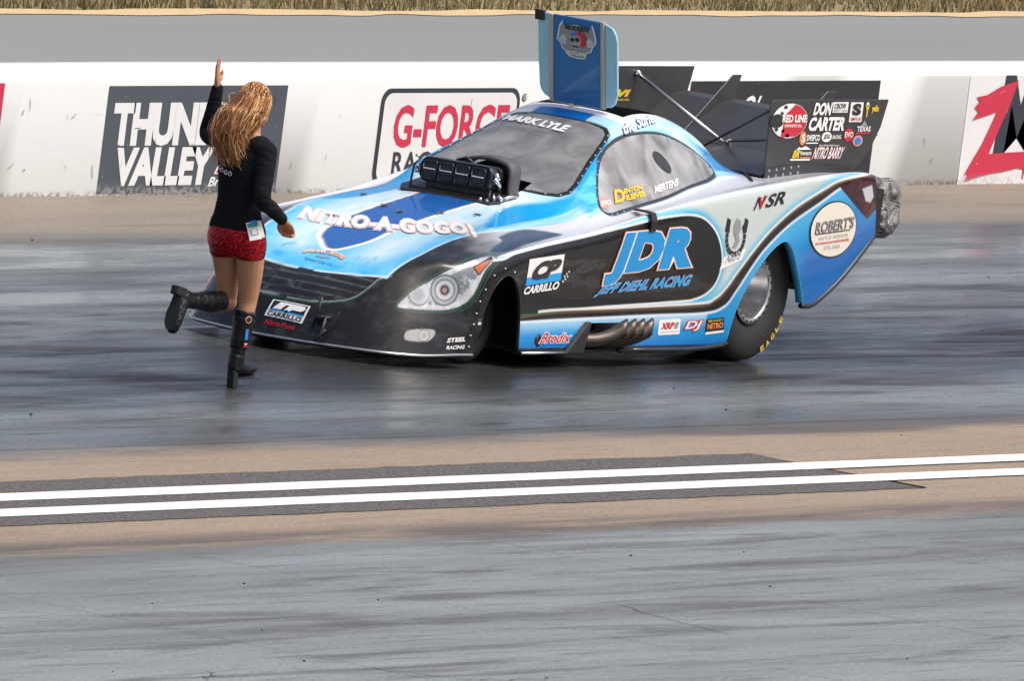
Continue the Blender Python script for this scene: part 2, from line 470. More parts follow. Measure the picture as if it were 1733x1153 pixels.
def worn(name, color, worn_to=(.62, .61, .58), lo=.66, hi=.70, amount=.85):
    k = NB(name); g = k.noise(k.mapping((1, 1, 1)), 11, 6, .7, 1.2); a = k.noise(k.obj, 2.5, 4)
    c = k.mix(k.math('MULTIPLY', a, .35), color, tuple(min(1, v*1.5+.02) for v in color)); c = k.mix(k.math('MULTIPLY', k.step(lo, hi, g), amount), c, worn_to)
    X, Y, Z = k.xyz(); g3 = k.noise(k.obj, 30, 4); c = k.mix(k.math('MULTIPLY', k.math('MULTIPLY', k.step(.09, .0, Z), k.step(.4, .6, g3)), .7), c, (.42, .40, .37))
    k.set(c, .6); k.bump(g, .2, .01); return k.m
worn('advert_slate', (.055, .068, .085)); worn('advert_white', (.68, .69, .69), (.07, .08, .095), .675, .70); worn('advert_red', (.50, .02, .055)); worn('advert_black', (.018, .018, .023)); worn('advert_navy', (.022, .028, .04))
worn('advert_pale', (.66, .66, .65), (.5, .5, .48))

# ---------------------------------------------------------------- ground sheets
def sheet_xy(name, x0, x1, y0, y1, z, m, parent=None, kind='structure', nx=1):
    xs = np.linspace(x0, x1, nx+1); v = []; f = []
    for i, x in enumerate(xs): v += [(x, y0, z), (x, y1, z)]
    for i in range(nx): f.append((2*i, 2*i+2, 2*i+3, 2*i+1))
    o = mesh(name, v, f, m, parent, False)
    if parent is None: tag(o, kind=kind)
    return o
sheet_xy("ground", -1500, 1500, -1500, 1500, -.02, MATS['dry_ground'])
TRACK = sheet_xy("track", -140, 160, -40, 5.75, 0, MATS['track'])
sheet_xy("access_road", -140, 160, 5.76, 13.55, -.005, MATS['access_road'])
def wavy_strip(name, x0, x1, ya, yb, z, m, amp, parent=None, step=.12, kind='structure'):
    xs = np.arange(x0, x1, step); v = []; f = []
    for i, x in enumerate(xs):
        q = np.array([[x, 0, 0]]); n0 = fn1(x*1.7)*amp; n1 = fn1(x*1.3+50)*amp
        v += [(x, ya+n0, z), (x, yb+n1, z)]
    for i in range(len(xs)-1): f.append((2*i, 2*i+2, 2*i+3, 2*i+1))
    o = mesh(name, v, f, m, parent, False)
    if parent is None: tag(o, kind=kind)
    return o
_tab = rng.random(512)*2-1
def fn1(x):
    i = int(math.floor(x)); t = x-i; t = t*t*(3-2*t)
    return _tab[i % 512]*(1-t) + _tab[(i+1) % 512]*t
wavy_strip("sandy_road_edge", -60, 120, 13.47, 13.70, .001, MATS['sandy_edge'], .06)
# dark patch along the centre line, cut off square at its end
xs = np.arange(-60, -1.60, .07); v = []; f = []
for x in xs: v += [(x, -4.975+fn1(x*5)*.012, .004), (x, -3.76+fn1(x*4+90)*.016, .004)]
v[-2] = (-1.76, -4.972, .004); v[-1] = (-1.62, -3.752, .004)
for i in range(len(xs)-1): f.append((2*i, 2*i+2, 2*i+3, 2*i+1))
tag(mesh("asphalt_patch", v, f, MATS['fresh_asphalt'], None, False), kind='structure')
for y in (-4.215, -4.635):
    xs = np.arange(-40, 40, .25); v = []; f = []
    for x in xs: v += [(x, y-.102+fn1(x*2)*.004, .008), (x, y+.102+fn1(x*2+33)*.004, .008)]
    for i in range(len(xs)-1): f.append((2*i, 2*i+2, 2*i+3, 2*i+1))
    tag(mesh("painted_line", v, f, MATS['line_paint'], None, False), kind='structure')
# sawn joints between the slabs, and a few cracks
def strip(pts, w, z, name, parent):
    pts = [np.array(p, float) for p in pts]; v = []; f = []
    for i, p in enumerate(pts):
        t = pts[min(i+1, len(pts)-1)]-pts[max(i-1, 0)]; t /= np.linalg.norm(t); n = np.array((-t[1], t[0]))
        ww = w*(.5+.5*abs(fn1(i*1.7+p[0])))
        v += [(*(p-n*ww), z), (*(p+n*ww), z)]
    for i in range(len(pts)-1): f.append((2*i, 2*i+2, 2*i+3, 2*i+1))
    return mesh(name, v, f, MATS['joint_seal'], parent, False)
for k in range(-5, 9):
    x = -4.85 + 3.02*k
    for (ya, yb, dx) in ((-12, -5.85, -.10), (-2.88, 3.9, 0)):
        pts = [(x + dx + fn1(t*3+k*7)*.02 + (t-.5)*.10, ya+(yb-ya)*t) for t in np.linspace(0, 1, 30)]
        strip(pts, .0035, .0035, "slab_joint", TRACK)
strip([(x, -2.88+fn1(x)*.01) for x in np.linspace(-22, 22, 120)], .006, .0035, "slab_joint", TRACK)
for a, b, s in (((-14.0,-8.95), (-13.75,-9.35), 5), ((-13.75,-9.35), (-13.0,-9.42), 9), ((-15.3,-8.85), (-15.6,-9.0), 3), ((-9.6,-7.6), (-10.0,-8.6), 6), ((13.2,9.4), (16.5,8.5), 15), ((24.0,11.2), (27.5,10.2), 8)):
    n = 16; pts = [(a[0]+(b[0]-a[0])*t+fn1(t*9+s)*.05, a[1]+(b[1]-a[1])*t+fn1(t*8+s+40)*.05) for t in np.linspace(0, 1, n)]
    strip(pts, .006 if s < 10 else .03, .0035, "crack", TRACK)
# rubber crumbs
crumb = MB()
for i in range(70):
    x = random.uniform(-18, 14); y = random.uniform(-9.5, 4); s = random.uniform(.004, .010)
    crumb.box((x, y, 0), (x+s*1.6, y+s, s*.8))
tag(crumb.build("rubber_crumbs", MATS['rubber']), "crumbs of black tyre rubber scattered over the track", "rubber crumbs", kind='stuff')

# ---------------------------------------------------------------- concrete barrier with painted adverts
YW = 5.55
prof = [(YW+.06, -.05), (YW, 0.0), (YW, .745), (YW+.02, .765), (YW+.10, .795), (YW+.13, .80), (YW+.30, .80), (YW+.33, .77), (YW+.36, -.05)]
xs = np.arange(-60, 90, .25); v = []; f = []
n = len(prof)
for x in xs:
    for j, (y, z) in enumerate(prof):
        v.append((x, y + (fn1(x*.9+j)*.001 if 0 < j < 7 else 0), z + (fn1(x*.6+j*9)*.003 if j > 1 else 0)))
for i in range(len(xs)-1):
    for j in range(n-1): f.append((i*n+j, (i+1)*n+j, (i+1)*n+j+1, i*n+j+1))
WALL = mesh("concrete_barrier", v, f, MATS['wall_paint'], None, True)
tag(WALL, "long white painted concrete barrier with painted adverts beside the race lane", "barrier")
mod = WALL.modifiers.new("edges", 'EDGE_SPLIT'); mod.split_angle = radians(50)

# fine cracks and flaked paint on the barrier face
ck = MB()
for i in range(60):
    x = random.uniform(4, 19); z = random.uniform(.03, .58); L = random.uniform(.02, .09); a = random.uniform(-.5, .5) + (pi/2 if random.random() < .6 else 0.35); w_ = random.uniform(.001, .003)
    p = [np.array((x + cos(a)*L*t + fn1(i*3+t*4)*.012, z + sin(a)*L*t + fn1(i*5+t*5+60)*.010)) for t in (0, .33, .66, 1)]
    for u, v_ in zip(p[:-1], p[1:]):
        d = (v_-u)/np.linalg.norm(v_-u); n_ = np.array((-d[1], d[0]))*w_
        ck.add([(q[0], YW-.0065, q[1]) for q in (u-n_, u+n_, v_+n_, v_-n_)], [(0, 1, 2, 3)])
o = ck.build("paint_cracks", MATS['joint_seal'], WALL, fix=False); o["kind"] = "stuff"
# ================================================================ lettering and flat marks
def text_mesh(txt, bold=0.0, shear=0.0, spacing=1.0, res=3):
    cu = bpy.data.curves.new("lettering", 'FONT'); cu.body = txt; cu.size = 1.0
    cu.offset = bold; cu.shear = shear; cu.space_character = spacing; cu.resolution_u = res
    o = bpy.data.objects.new("lettering", cu); COL.objects.link(o)
    bpy.context.view_layer.update()
    me = bpy.data.meshes.new_from_object(o.evaluated_get(bpy.context.evaluated_depsgraph_get()))
    bpy.data.objects.remove(o); bpy.data.curves.remove(cu)
    bm = bmesh.new(); bm.from_mesh(me); bpy.data.meshes.remove(me)
    return bm
def bilinear(q, s, t):
    bl, tl, tr, br = [np.asarray(p, float) for p in q]
    return bl*(1-s)*(1-t) + br*s*(1-t) + tl*(1-s)*t + tr*s*t
def lay(bm, q, m, parent, name, lift, snap, box=None, cuts=0, label=None):
    """map a flat bmesh onto the quad bl, tl, tr, br and, if asked, onto the body surface"""
    bmesh.ops.triangulate(bm, faces=bm.faces)
    if cuts: bmesh.ops.subdivide_edges(bm, edges=bm.edges, cuts=cuts, use_grid_fill=True)
    co = np.array([v.co for v in bm.verts])
    if box is None: lo, hi = co.min(0), co.max(0)
    else: lo, hi = np.array((*box[0], 0)), np.array((*box[1], 0))
    bl, tl, tr, br = [np.asarray(p, float) for p in q]
    nrm = np.cross(br-bl, tl-bl); nrm /= np.linalg.norm(nrm)
    vs = []
    for c in co:
        s = (c[0]-lo[0])/(hi[0]-lo[0]+1e-9); t = (c[1]-lo[1])/(hi[1]-lo[1]+1e-9)
        p = bilinear(q, s, t)
        if snap:
            pp, nn = on_body(p, lift); vs.append(tuple(pp))
        else: vs.append(tuple(p + nrm*lift))
    fs = [tuple(v.index for v in f.verts) for f in bm.faces]
    bm.free()
    o = mesh(name, vs, fs, MATS[m], parent, snap)
    if label: o["label"] = label
    # faces look along the outward side
    me = o.data
    nn = np.mean([p.normal for p in me.polygons], axis=0)
    if np.dot(nn, nrm) < 0: me.flip_normals()
    return o
def put_text(txt, q, m, parent, bold=0.0, shear=0.0, lift=.004, snap=True, cuts=1, spacing=1.0, name="lettering", label=None):
    return lay(text_mesh(txt, bold, shear, spacing), q, m, parent, name, lift, snap, None, cuts, label)
def outlined(txt, q, layers, parent, shear=0.0, snap=True, cuts=1, spacing=1.0, lift=.004, grow=1.0):
    """the same word several times, widest first: layers = [(bold, material), ...]"""
    base = text_mesh(txt, 0, shear, spacing); co = np.array([v.co for v in base.verts]); lo, hi = co.min(0), co.max(0); base.free()
    for i, (b, m) in enumerate(layers):
        lay(text_mesh(txt, b, shear, spacing), q, m, parent, "lettering", lift+.0014*i, snap, (lo[:2], hi[:2]), cuts)
def put_poly(pts, q, m, parent, lift=.003, snap=True, cuts=2, name="decal", label=None):
    bm = bmesh.new(); vs = [bm.verts.new((p[0], p[1], 0)) for p in pts]; bm.faces.new(vs)
    return lay(bm, q, m, parent, name, lift, snap, ((0, 0), (1, 1)), cuts, label)
RECT = [(0, 0), (1, 0), (1, 1), (0, 1)]
def ring(n=28, r=.5, c=(.5, .5), ry=None): return [(c[0]+r*cos(2*pi*i/n), c[1]+(ry or r)*sin(2*pi*i/n)) for i in range(n)]
def rrect(r=.12, n=4, ry=None, x0=0, y0=0, x1=1, y1=1):
    ry = ry or r; out = []
    for (cx, cy, a) in ((x1-r, y1-ry, 0), (x0+r, y1-ry, 90), (x0+r, y0+ry, 180), (x1-r, y0+ry, 270)):
        for k in range(n+1):
            t = radians(a+90*k/n); out.append((cx+r*cos(t), cy+ry*sin(t)))
    return out
def frame(q, m, parent, t, ty, **kw):
    """rectangular border made of four bars"""
    for r in ([(0,0),(1,0),(1,ty),(0,ty)], [(0,1-ty),(1,1-ty),(1,1),(0,1)], [(0,ty),(t,ty),(t,1-ty),(0,1-ty)], [(1-t,ty),(1,ty),(1,1-ty),(1-t,1-ty)]):
        put_poly(r, q, m, parent, **kw)

def wq(x0, x1, z0, z1, lean=0): return [(x0, YW, z0), (x0+lean, YW, z1), (x1+lean, YW, z1), (x1, YW, z0)]
WK = dict(snap=False, cuts=0)
# dark slate panel
adv = put_poly(RECT, wq(5.975, 8.085, .012, .695), 'advert_slate', WALL, lift=.003, name="painted_advert", label="slate grey painted advert reading THUNDER VALLEY", **WK)
put_text("THUNDER", wq(6.06, 7.73, .312, .588), 'advert_white', adv, bold=.052, lift=.006, spacing=.93, **WK)
put_text("VALLEY", wq(6.13, 7.29, .060, .305, .02), 'advert_white', adv, bold=.052, lift=.006, spacing=.93, **WK)
put_text("Bristol", wq(7.265, 7.62, .050, .112, .01), 'advert_white', adv, bold=.03, shear=.2, lift=.006, **WK)
put_text("Motor Speedway", wq(7.64, 8.04, .050, .112, .01), 'advert_white', adv, bold=.02, shear=.2, lift=.006, **WK)
put_poly([(0,0),(1,0),(1,.7),(.75,1),(.2,.95)], wq(7.32, 7.62, .130, .222), 'advert_white', adv, lift=.006, **WK)
put_poly([(.08,.10),(.92,.10),(.92,.62),(.7,.88),(.26,.84)], wq(7.32, 7.62, .130, .222), 'advert_red', adv, lift=.008, **WK)
# white panel with a black rounded frame
adv = put_poly(rrect(.06, 5, .15), wq(9.235, 10.95, -.0 + .04, .672), 'advert_navy', WALL, lift=.003, name="painted_advert", label="white painted advert with dark rounded frame reading G-FORCE RACING", **WK)
put_poly(rrect(.055, 5, .13), wq(9.275, 10.91, .065, .642), 'advert_pale', adv, lift=.006, **WK)
put_text("G-FORCE", wq(9.42, 10.83, .288, .565, .0), 'advert_red', adv, bold=.022, lift=.009, spacing=1.0, **WK)
put_text("RACING", wq(9.455, 10.36, .112, .262, 0), 'advert_navy', adv, bold=.02, lift=.009, spacing=1.1, **WK)
put_poly(ring(20), wq(10.972, 11.03, .585, .635), 'advert_navy', adv, lift=.005, **WK); put_poly(ring(20), wq(10.980, 11.022, .592, .628), 'advert_pale', adv, lift=.007, **WK)
put_text("R", wq(10.988, 11.014, .597, .623), 'advert_navy', adv, lift=.009, **WK)
# black panel behind the car's tail
adv = put_poly(RECT, wq(13.10, 15.585, .02, .712), 'advert_black', WALL, lift=.003, name="painted_advert", label="black painted advert with white script behind the tail of the car", **WK)
put_text("Ok", wq(13.76, 14.05, .44, .615, .04), 'advert_white', adv, bold=.02, shear=.35, lift=.006, **WK)
put_poly(ring(10), wq(13.63, 13.68, .53, .56), 'advert_white', adv, lift=.006, **WK)
# big brushed red Z and black M at the right
adv = put_poly(RECT, wq(16.79, 18.6, .0, .742), 'advert_pale', WALL, lift=.003, name="painted_advert", label="pale painted advert with brushed red Z and black M", **WK)
q = wq(16.86, 17.75, .02, .74)
put_poly([(.02,.58),(.10,.66),(.03,.70),(.10,.76),(.04,.80),(.20,.82),(.40,.90),(.66,.96),(.62,.86),(.56,.70),(.50,.60),(.42,.44),(.34,.26),(.60,.27),(1.0,.28),(1.0,.10),(.80,.12),(.60,.09),(.40,.07),(.20,.04),(.02,.00),(.06,.07),(.0,.06),(.10,.20),(.22,.36),(.32,.54),(.38,.66),(.26,.63)], q, 'advert_red', adv, lift=.009, **WK)
q = wq(17.22, 18.1, .205, .745)
put_poly([(.0,.0),(.16,.0),(.20,.62),(.34,.20),(.48,.62),(.52,.0),(.70,.0),(.62,1),(.44,1),(.34,.62),(.22,1),(.06,1)], q, 'advert_navy', adv, lift=.006, **WK)
put_text("RACING", wq(17.66, 18.2, .03, .12), 'advert_red', adv, bold=.02, lift=.006, **WK)
adv = put_poly(RECT, wq(3.3, 4.765, .30, .715), 'advert_red', WALL, lift=.003, name="painted_advert", label="red painted advert cut off at the left edge of the picture", **WK)
# ================================================================ car: body shell with its painted livery
def vnoise(P, scale, seed=0):
    """smooth lattice noise 0..1 for points [..., 3]"""
    q = np.asarray(P) * scale; i = np.floor(q).astype(np.int64); f = q - i; f = f*f*(3-2*f)
    out = 0
    for dx in (0, 1):
        for dy in (0, 1):
            for dz in (0, 1):
                h = (i[..., 0]+dx)*73856093 ^ (i[..., 1]+dy)*19349663 ^ (i[..., 2]+dz)*83492791 ^ (seed*2654435761)
                h = (h ^ (h >> 13)) * 1274126177; h = (h ^ (h >> 16)) & 0xffff
                wgt = (f[..., 0] if dx else 1-f[..., 0])*(f[..., 1] if dy else 1-f[..., 1])*(f[..., 2] if dz else 1-f[..., 2])
                out = out + wgt * h / 65535.0
    return out
def fnoise(P, scale, seed=0, octv=4):
    s = 0; a = 1; t = 0
    for k in range(octv):
        s = s + a*vnoise(P, scale*2**k, seed+k); t += a; a *= .5
    return s / t
def sstep(a, b, x):
    t = np.clip((x-a)/(b-a), 0, 1); return t*t*(3-2*t)

BLACK = np.array((.010, .010, .011)); WHITE = np.array((.80, .82, .83)); PALE = np.array((.52, .58, .56))
BLUE = np.array((.004, .33, .70)); DEEP = np.array((.008, .105, .36)); CYAN = np.array((.015, .43, .68)); ROYAL = np.array((.002, .14, .48))

PANEL = smooth_poly([(.10,.628),(.33,.672),(.67,.715),(1.156,.770),(1.533,.820),(1.82,.858),(2.05,.880),(2.22,.886),(2.36,.862),(2.48,.785),(2.548,.672),(2.555,.566),(2.505,.465),(2.375,.402),(2.13,.380),(1.22,.352),(.805,.330),(.5,.31),(.0,.29),(-.5,.29),(-.5,.63)], 6)
LINE_A = smooth_poly([(-.4,.300),(.3,.302),(.80,.329),(1.558,.338),(2.384,.357),(2.552,.390),(2.647,.461),(2.738,.558),(2.887,.697),(3.049,.817),(3.286,.940),(3.609,1.05),(3.82,1.10),(4.3,1.14),(4.8,1.2)], 6, False)
LINE_B = smooth_poly([(-.4,.272),(.37,.276),(1.142,.288),(1.89,.300),(2.454,.311),(2.644,.355),(2.734,.445),(2.874,.605),(3.004,.718),(3.237,.852),(3.553,.974),(3.785,1.06),(4.0,1.09),(4.4,1.10),(4.8,1.1)], 6, False)
PANEL = PANEL + np.array((.06, .004)); LINE_A = LINE_A + np.array((.055, .004)); LINE_B = LINE_B + np.array((.055, .004))
def above(line):          # closed polygon of everything above a side line
    return np.concatenate([line, [(5.5, line[-1][1]), (5.5, 3), (-3, 3), (-3, line[0][1])]])
LAMP = smooth_poly([(.200,.335),(.262,.408),(.365,.482),(.500,.572),(.640,.631),(.765,.652),(.712,.577),(.672,.474),(.633,.403),(.565,.355),(.458,.332),(.297,.328)], 4)
LAMP = LAMP + np.array((.032, .004))
AMBER = [(.673,.594), (.776,.647), (.704,.559)]
FOG = np.array((.03, .002)) + smooth_poly([(.262,.16),(.268,.205),(.34,.222),(.431,.222),(.439,.192),(.402,.158),(.33,.152)], 4)
TAILLAMP = [(3.80,1.078), (3.93,1.10), (4.12,1.118), (4.34,1.12), (4.40,.95), (4.23,.862), (4.04,.951)]
SHIELD = smooth_poly([(-.185,.065),(-.08,.185),(-.015,.235),(.116,.272),(.285,.286),(.54,.268),(.92,.216),(1.2,.19),(1.2,-.17),(.954,-.157),(.741,-.125),(.5,-.088),(.27,-.055),(.089,-.055),(-.05,-.03)], 5)
SHIELD = SHIELD + np.array((0, -.036))
ROOFSTRIPE = [(2.0,.22), (2.7,.20), (3.3,.17), (3.3,-.19), (2.7,-.17), (2.0,-.155)]
BLUEZONE = smooth_poly([(.53,-.567),(.76,-.444),(.958,-.386),(1.128,-.38),(1.32,-.462),(1.5,-.56),(1.7,-.60),(1.7,-.75),(1.2,-.70),(.8,-.65)], 4)
HOODLINE = np.array([(-.474,0),(-.472,.12),(-.455,.25),(-.440,.34),(-.412,.46),(-.40,.50),(-.277,.522),(-.131,.545),(.008,.553),(.145,.565),(.275,.588),(.5,.625),(.673,.645),(1.0,.654),(1.37,.662),(1.6,.682),(2.02,.697),(2.43,.697),(2.82,.655),(3.0,.615),(3.2,.58),(3.5,.56),(4.6,.56)])
HOODPOLY = np.concatenate([HOODLINE, [(4.6, 0)]])
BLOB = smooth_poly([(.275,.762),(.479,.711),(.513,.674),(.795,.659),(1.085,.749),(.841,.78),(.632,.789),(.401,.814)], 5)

def livery(V, jv, near):
    """paint colour of each body vertex"""
    X, Y, Z = V[..., 0], V[..., 1], V[..., 2]
    w = np.abs(Y); A = .6*X + .8*w
    Q = np.stack([X, Y, Z], -1)
    col = np.zeros(V.shape) + BLACK
    def put(m, c):
        nonlocal col
        m = np.clip(m, 0, 1)[..., None]; col = col*(1-m) + np.asarray(c)*m
    n1 = fnoise(Q*np.array((1, 2.2, 2.2)), 4.0, 3); n2 = fnoise(Q*np.array((1.0, 4.0, 5.0)), 5.0, 11); n3 = fnoise(Q, 24.0, 21)
    top = (jv < 7.0); side = jv >= 8.0
    # ---- nose and fenders: black with airbrushed smoke
    put(np.full(X.shape, .5)*sstep(.52, .75, n2), (.05, .052, .055))
    put(.5*sstep(.55, .8, n1), (.03, .031, .035))
    # airbrushed grille slats between the hood line and the lower curve
    gl = smooth_poly([(.247,.315),(.062,.303),(-.102,.300),(-.244,.312),(-.365,.344),(-.424,.397),(-.46,.47),(-.46,.52),(.46,.52),(.46,.47),(.424,.397),(.365,.344)], 4)
    dg = sdf(gl, Y, Z); front = (X < -.38)
    put(front*sstep(.004, -.004, dg), (.014, .015, .016))
    slat = sstep(.55, .95, np.cos((Z-.318+.10*w*w)/.040*2*pi)) * (0.5+.5*sstep(.3, .75, vnoise(Q*np.array((0, 1, 1)), 22, 5)))
    put(front*sstep(.0, -.02, dg)*slat*.55, (.13, .14, .16))
    put(front*sstep(.0, -.02, dg)*sstep(.62, .8, n3)*.5, (.12, .12, .12))
    put(front*sstep(.005, .002, np.abs(dg))*.6, (.38, .46, .42))
    put(front*sstep(.005, .002, np.abs(dg-.010))*.5, (.015, .12, .06))
    # ---- shelf between the hood edge and the shoulder
    shelf = (jv > 2.2) & (jv < 8.0) & (X > .02)
    put(shelf*sstep(.05, .75, X + .25*(n2-.5)), (.50, .52, .56))
    put(shelf*sstep(.9, .1, X)*sstep(.10, .3, X)*sstep(.5, .75, vnoise(Q*np.array((1.2, 26, 16)), 1.0, 8)), (.14, .14, .15))
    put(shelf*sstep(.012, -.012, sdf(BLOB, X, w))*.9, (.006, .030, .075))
    put(shelf*sstep(2.6, 3.2, X), (.58, .60, .64))
    # ---- hood, cabin and roof
    dh = sdf(HOODPOLY, X, w)
    hood = ((jv < 6.6) & (dh < .03)).astype(float)
    m = hood*sstep(.005, -.005, dh)
    put(m, (.66, .77, .81))
    fr = sstep(-.12, -.47, X + .14*(n2-.5))
    put(m*fr*.95, BLUE)
    eg = sstep(-.16, -.01, dh + .10*(n1-.5))*sstep(1.55, 1.2, X)
    put(m*eg*.95, BLUE)
    put(m*sstep(-.34, -.06, dh + .12*(n1-.5))*.7*(X < 1.5), (.10, .50, .78))
    put(m*sstep(.62, .74, n2)*sstep(.0, -.3, X)*.7, BLUE)
    put(m*sstep(.42, .75, n1)*.5*(X < 1.5), (.25, .60, .80))
    zb = sdf(BLUEZONE, X, -w)
    put(m*sstep(.03, -.03, zb + .05*(n1-.5)), BLUE)
    band = sstep(-.055, -.045, dh)*(X > .3)*(X < 1.7)
    put(m*band*(.35+.5*vnoise(Q*np.array((.6, 60, 30)), 1.0, 4)), (.42, .62, .85))
    # cabin
    cab = m*sstep(1.42, 1.56, X)
    put(cab*sstep(1.9, 2.3, jv)*sstep(2.25, 2.0, X), BLUE); put(cab*sstep(1.0, 1.25, jv/3.2), BLUE)
    put(cab*sstep(.95, 1.1, jv/3)*sstep(.45, .7, n2), (.10, .50, .90))
    put(cab*sstep(2.05, 2.4, X)*sstep(1.02, .9, jv/5)*.8, (.30, .64, .84))
    put(cab*sstep(2.05, 2.4, X)*sstep(.46, .70, n1)*.8, (.66, .82, .88))
    put(cab*sstep(.40, .30, w)*sstep(2.0, 2.1, X), WHITE)
    put(cab*sstep(.44, .3, w)*sstep(2.0, 2.1, X)*sstep(2.45, 2.3, X)*(Y < 0)*(w > .12), (.36, .62, .72))
    put(cab*sstep(2.9, 3.1, X)*sstep(1.0, 1.1, jv/3.6), (.02, .22, .50))
    put(cab*sstep(2.85, 3.05, X)*sstep(4.2, 3.6, jv)*.7, (.62, .80, .90))
    # belt under the window
    belt = (jv > 5.4) & (jv < 6.7) & (X > 1.45) & (X < 3.25)
    put(belt*sstep(5.5, 5.7, jv)*sstep(6.5, 6.2, jv), (.30, .56, .82))
    put(belt*sstep(6.0, 6.12, jv)*sstep(6.45, 6.2, jv)*.8, WHITE)
    # centre stripe and shield
    ds = sdf(SHIELD, X, Y); hz = (jv < 3)*(X < 1.25)
    put(hz*sstep(.045, .030, ds), (.80, .80, .74)); put(hz*sstep(.011, .005, ds), (.20, .17, .12))
    put(hz*sstep(.004, -.004, ds), DEEP); put(hz*sstep(.0, -.05, ds)*sstep(.45, .75, n2)*.5, (.03, .10, .38))
    dr = sdf(ROOFSTRIPE, X, Y); rz = (jv < 3)*(X > 2.05)*(X < 3.2)
    put(rz*sstep(.022, .012, dr), (.55, .55, .50)); put(rz*sstep(.004, -.004, dr), ROYAL)
    put((jv < 3.0)*sstep(2.285, 2.295, X)*sstep(2.38, 2.37, X), WHITE)
    # black screen surround
    dw = sdf(WSCREEN + [(1.345, -.001)], X, w)
    put((jv < 4.8)*(X < 2.3)*sstep(.034, .028, dw)*sstep(2.20, 2.17, X), (.012, .012, .013))
    dn = sdf(WINDOW, X, Z)
    put((jv > 2.9)*(jv < 7)*(X > 1.4)*(X < 3.3)*sstep(.020, .012, dn), (.02, .03, .04))
    # pale outline along the hood edge
    put((jv < 7.2)*sstep(.010, .004, np.abs(dh))*sstep(.9, .4, X)*(w > .05), (.55, .68, .72))
    # ---- flank
    dp = sdf(PANEL, X, Z); da = sdf(above(LINE_A), X, Z); db = sdf(above(LINE_B), X, Z)
    shoulder = (jv > 7.35)*sstep(.12, .35, X)
    put(shoulder*sstep(7.35, 7.7, jv), (.74, .77, .78))
    fl = side*(X > .06)
    put(fl*1.0, PALE)
    put(fl*sstep(.60, .3, Z-.25)*sstep(2.4, 2.7, X)*.25, (.70, .72, .66))
    put(fl*sstep(.075, .0, dp)*(da < 0), CYAN)
    put(fl*sstep(-.075, -.0, da)*(da < 0)*.9, CYAN)
    put(fl*(X < 2.2)*(Z > .55)*sstep(.035, .012, dp), (.66, .72, .74)); put(fl*(X < 2.35)*(Z > .55)*sstep(.030, .010, np.abs(dp-.012))*.8, (.10, .50, .66))
    put(fl*sstep(.010, .006, np.abs(dp-.004)), (.78, .80, .80))
    put(fl*sstep(.003, -.003, dp), BLACK)
    # lower white streak and black coachline band
    put(fl*sstep(.015, .004, np.abs(da+.005))*(X > .7), (.82, .78, .70))
    put(fl*sstep(-.006, .006, da), BLACK)
    put(fl*sstep(.010, .003, np.abs(da-.010))*.35, (.30, .15, .06))
    low = fl*sstep(-.006, .006, db)
    # blue below the band: pale just under the line, deepening downwards
    put(low, (.004, .26, .60))
    put(low*sstep(.10, .0, db)*(X < 2.55)*.85, (.42, .68, .82))
    put(low*sstep(.10, .34, db)*sstep(3.2, 3.6, X), (.001, .125, .42))
    put(low*sstep(.2, .0, db)*sstep(2.6, 3.1, X)*.6, (.10, .46, .72))
    put(low*sstep(.20, .13, Z)*(X < 2.9), (.003, .17, .50))
    put(low*sstep(.014, .004, np.abs(db-.005)), (.70, .76, .80))
    put(fl*sstep(.126, .118, Z)*(X < 2.9), (.012, .012, .013))
    put(fl*(X < .50)*(Z < .264)*sstep(.50, .49, X), (.010, .010, .011))
    # tail lamp, dark wine with a clear lens
    dt = sdf(TAILLAMP, X, Z)
    put(fl*sstep(.004, -.004, dt), (.030, .004, .010)); put(fl*sstep(.0, -.05, dt)*sstep(.4, .7, n3), (.09, .006, .02))
    put(fl*sstep(.006, -.006, sdf([(4.12,1.05),(4.25,1.07),(4.285,1.0),(4.25,.965),(4.18,.975)], X, Z)), (.50, .52, .54))
    # ---- painted head lamps and fog lamps on the nose
    nz = (jv > 2.9)*(jv < 11.5)*(X < .30)
    dl = sdf(LAMP, A, Z)
    put(nz*sstep(.005, .002, np.abs(dl-.012))*.7, (.015, .12, .06))
    put(nz*sstep(.004, -.002, dl), (.17, .19, .21)); put(nz*sstep(.0, -.004, dl)*sstep(.42, .58, n3), (.46, .49, .51))
    put(nz*sstep(.0, -.004, dl)*sstep(.018, .010, np.abs(dl+.018))*.6, (.60, .62, .63))
    def disc(ca, cz, r, c, soft=.005):
        ca += .032
        d = np.hypot(A-ca, (Z-cz)*.98) - r
        put(nz*(dl < .002)*sstep(soft, -soft, d), c)
    disc(.32,.420,.067,(.13,.14,.15)); disc(.325,.424,.060,(.46,.49,.51)); disc(.315,.412,.040,(.28,.31,.33), .02)
    disc(.475,.452,.088,(.07,.075,.08)); disc(.475,.452,.079,(.34,.37,.39)); disc(.475,.452,.062,(.10,.11,.12)); disc(.475,.452,.054,(.48,.51,.53))
    disc(.475,.452,.033,(.22,.20,.20)); disc(.475,.452,.026,(.10,.025,.03)); disc(.475,.452,.012,(.40,.38,.38)); disc(.475,.452,.005,(.10,.02,.03))
    put(nz*sstep(.004, -.004, sdf(AMBER, A, Z)), (.50, .10, .015)); put(nz*sstep(.007, .003, np.abs(sdf(AMBER, A, Z)-.004)), (.04, .03, .03))
    df = sdf(FOG, A, Z); fz = (jv > 3.4)*(jv < 9)*(X < -.2)*(Z < .26)
    put(fz*sstep(.003, -.003, df), (.40, .38, .37))
    for r, c in ((.034, (.10, .10, .10)), (.030, (.48, .47, .46)), (.012, (.12, .12, .12)), (.007, (.5, .5, .5))):
        put(fz*sstep(.004, -.004, np.hypot(A-.405, Z-.19)-r), c)
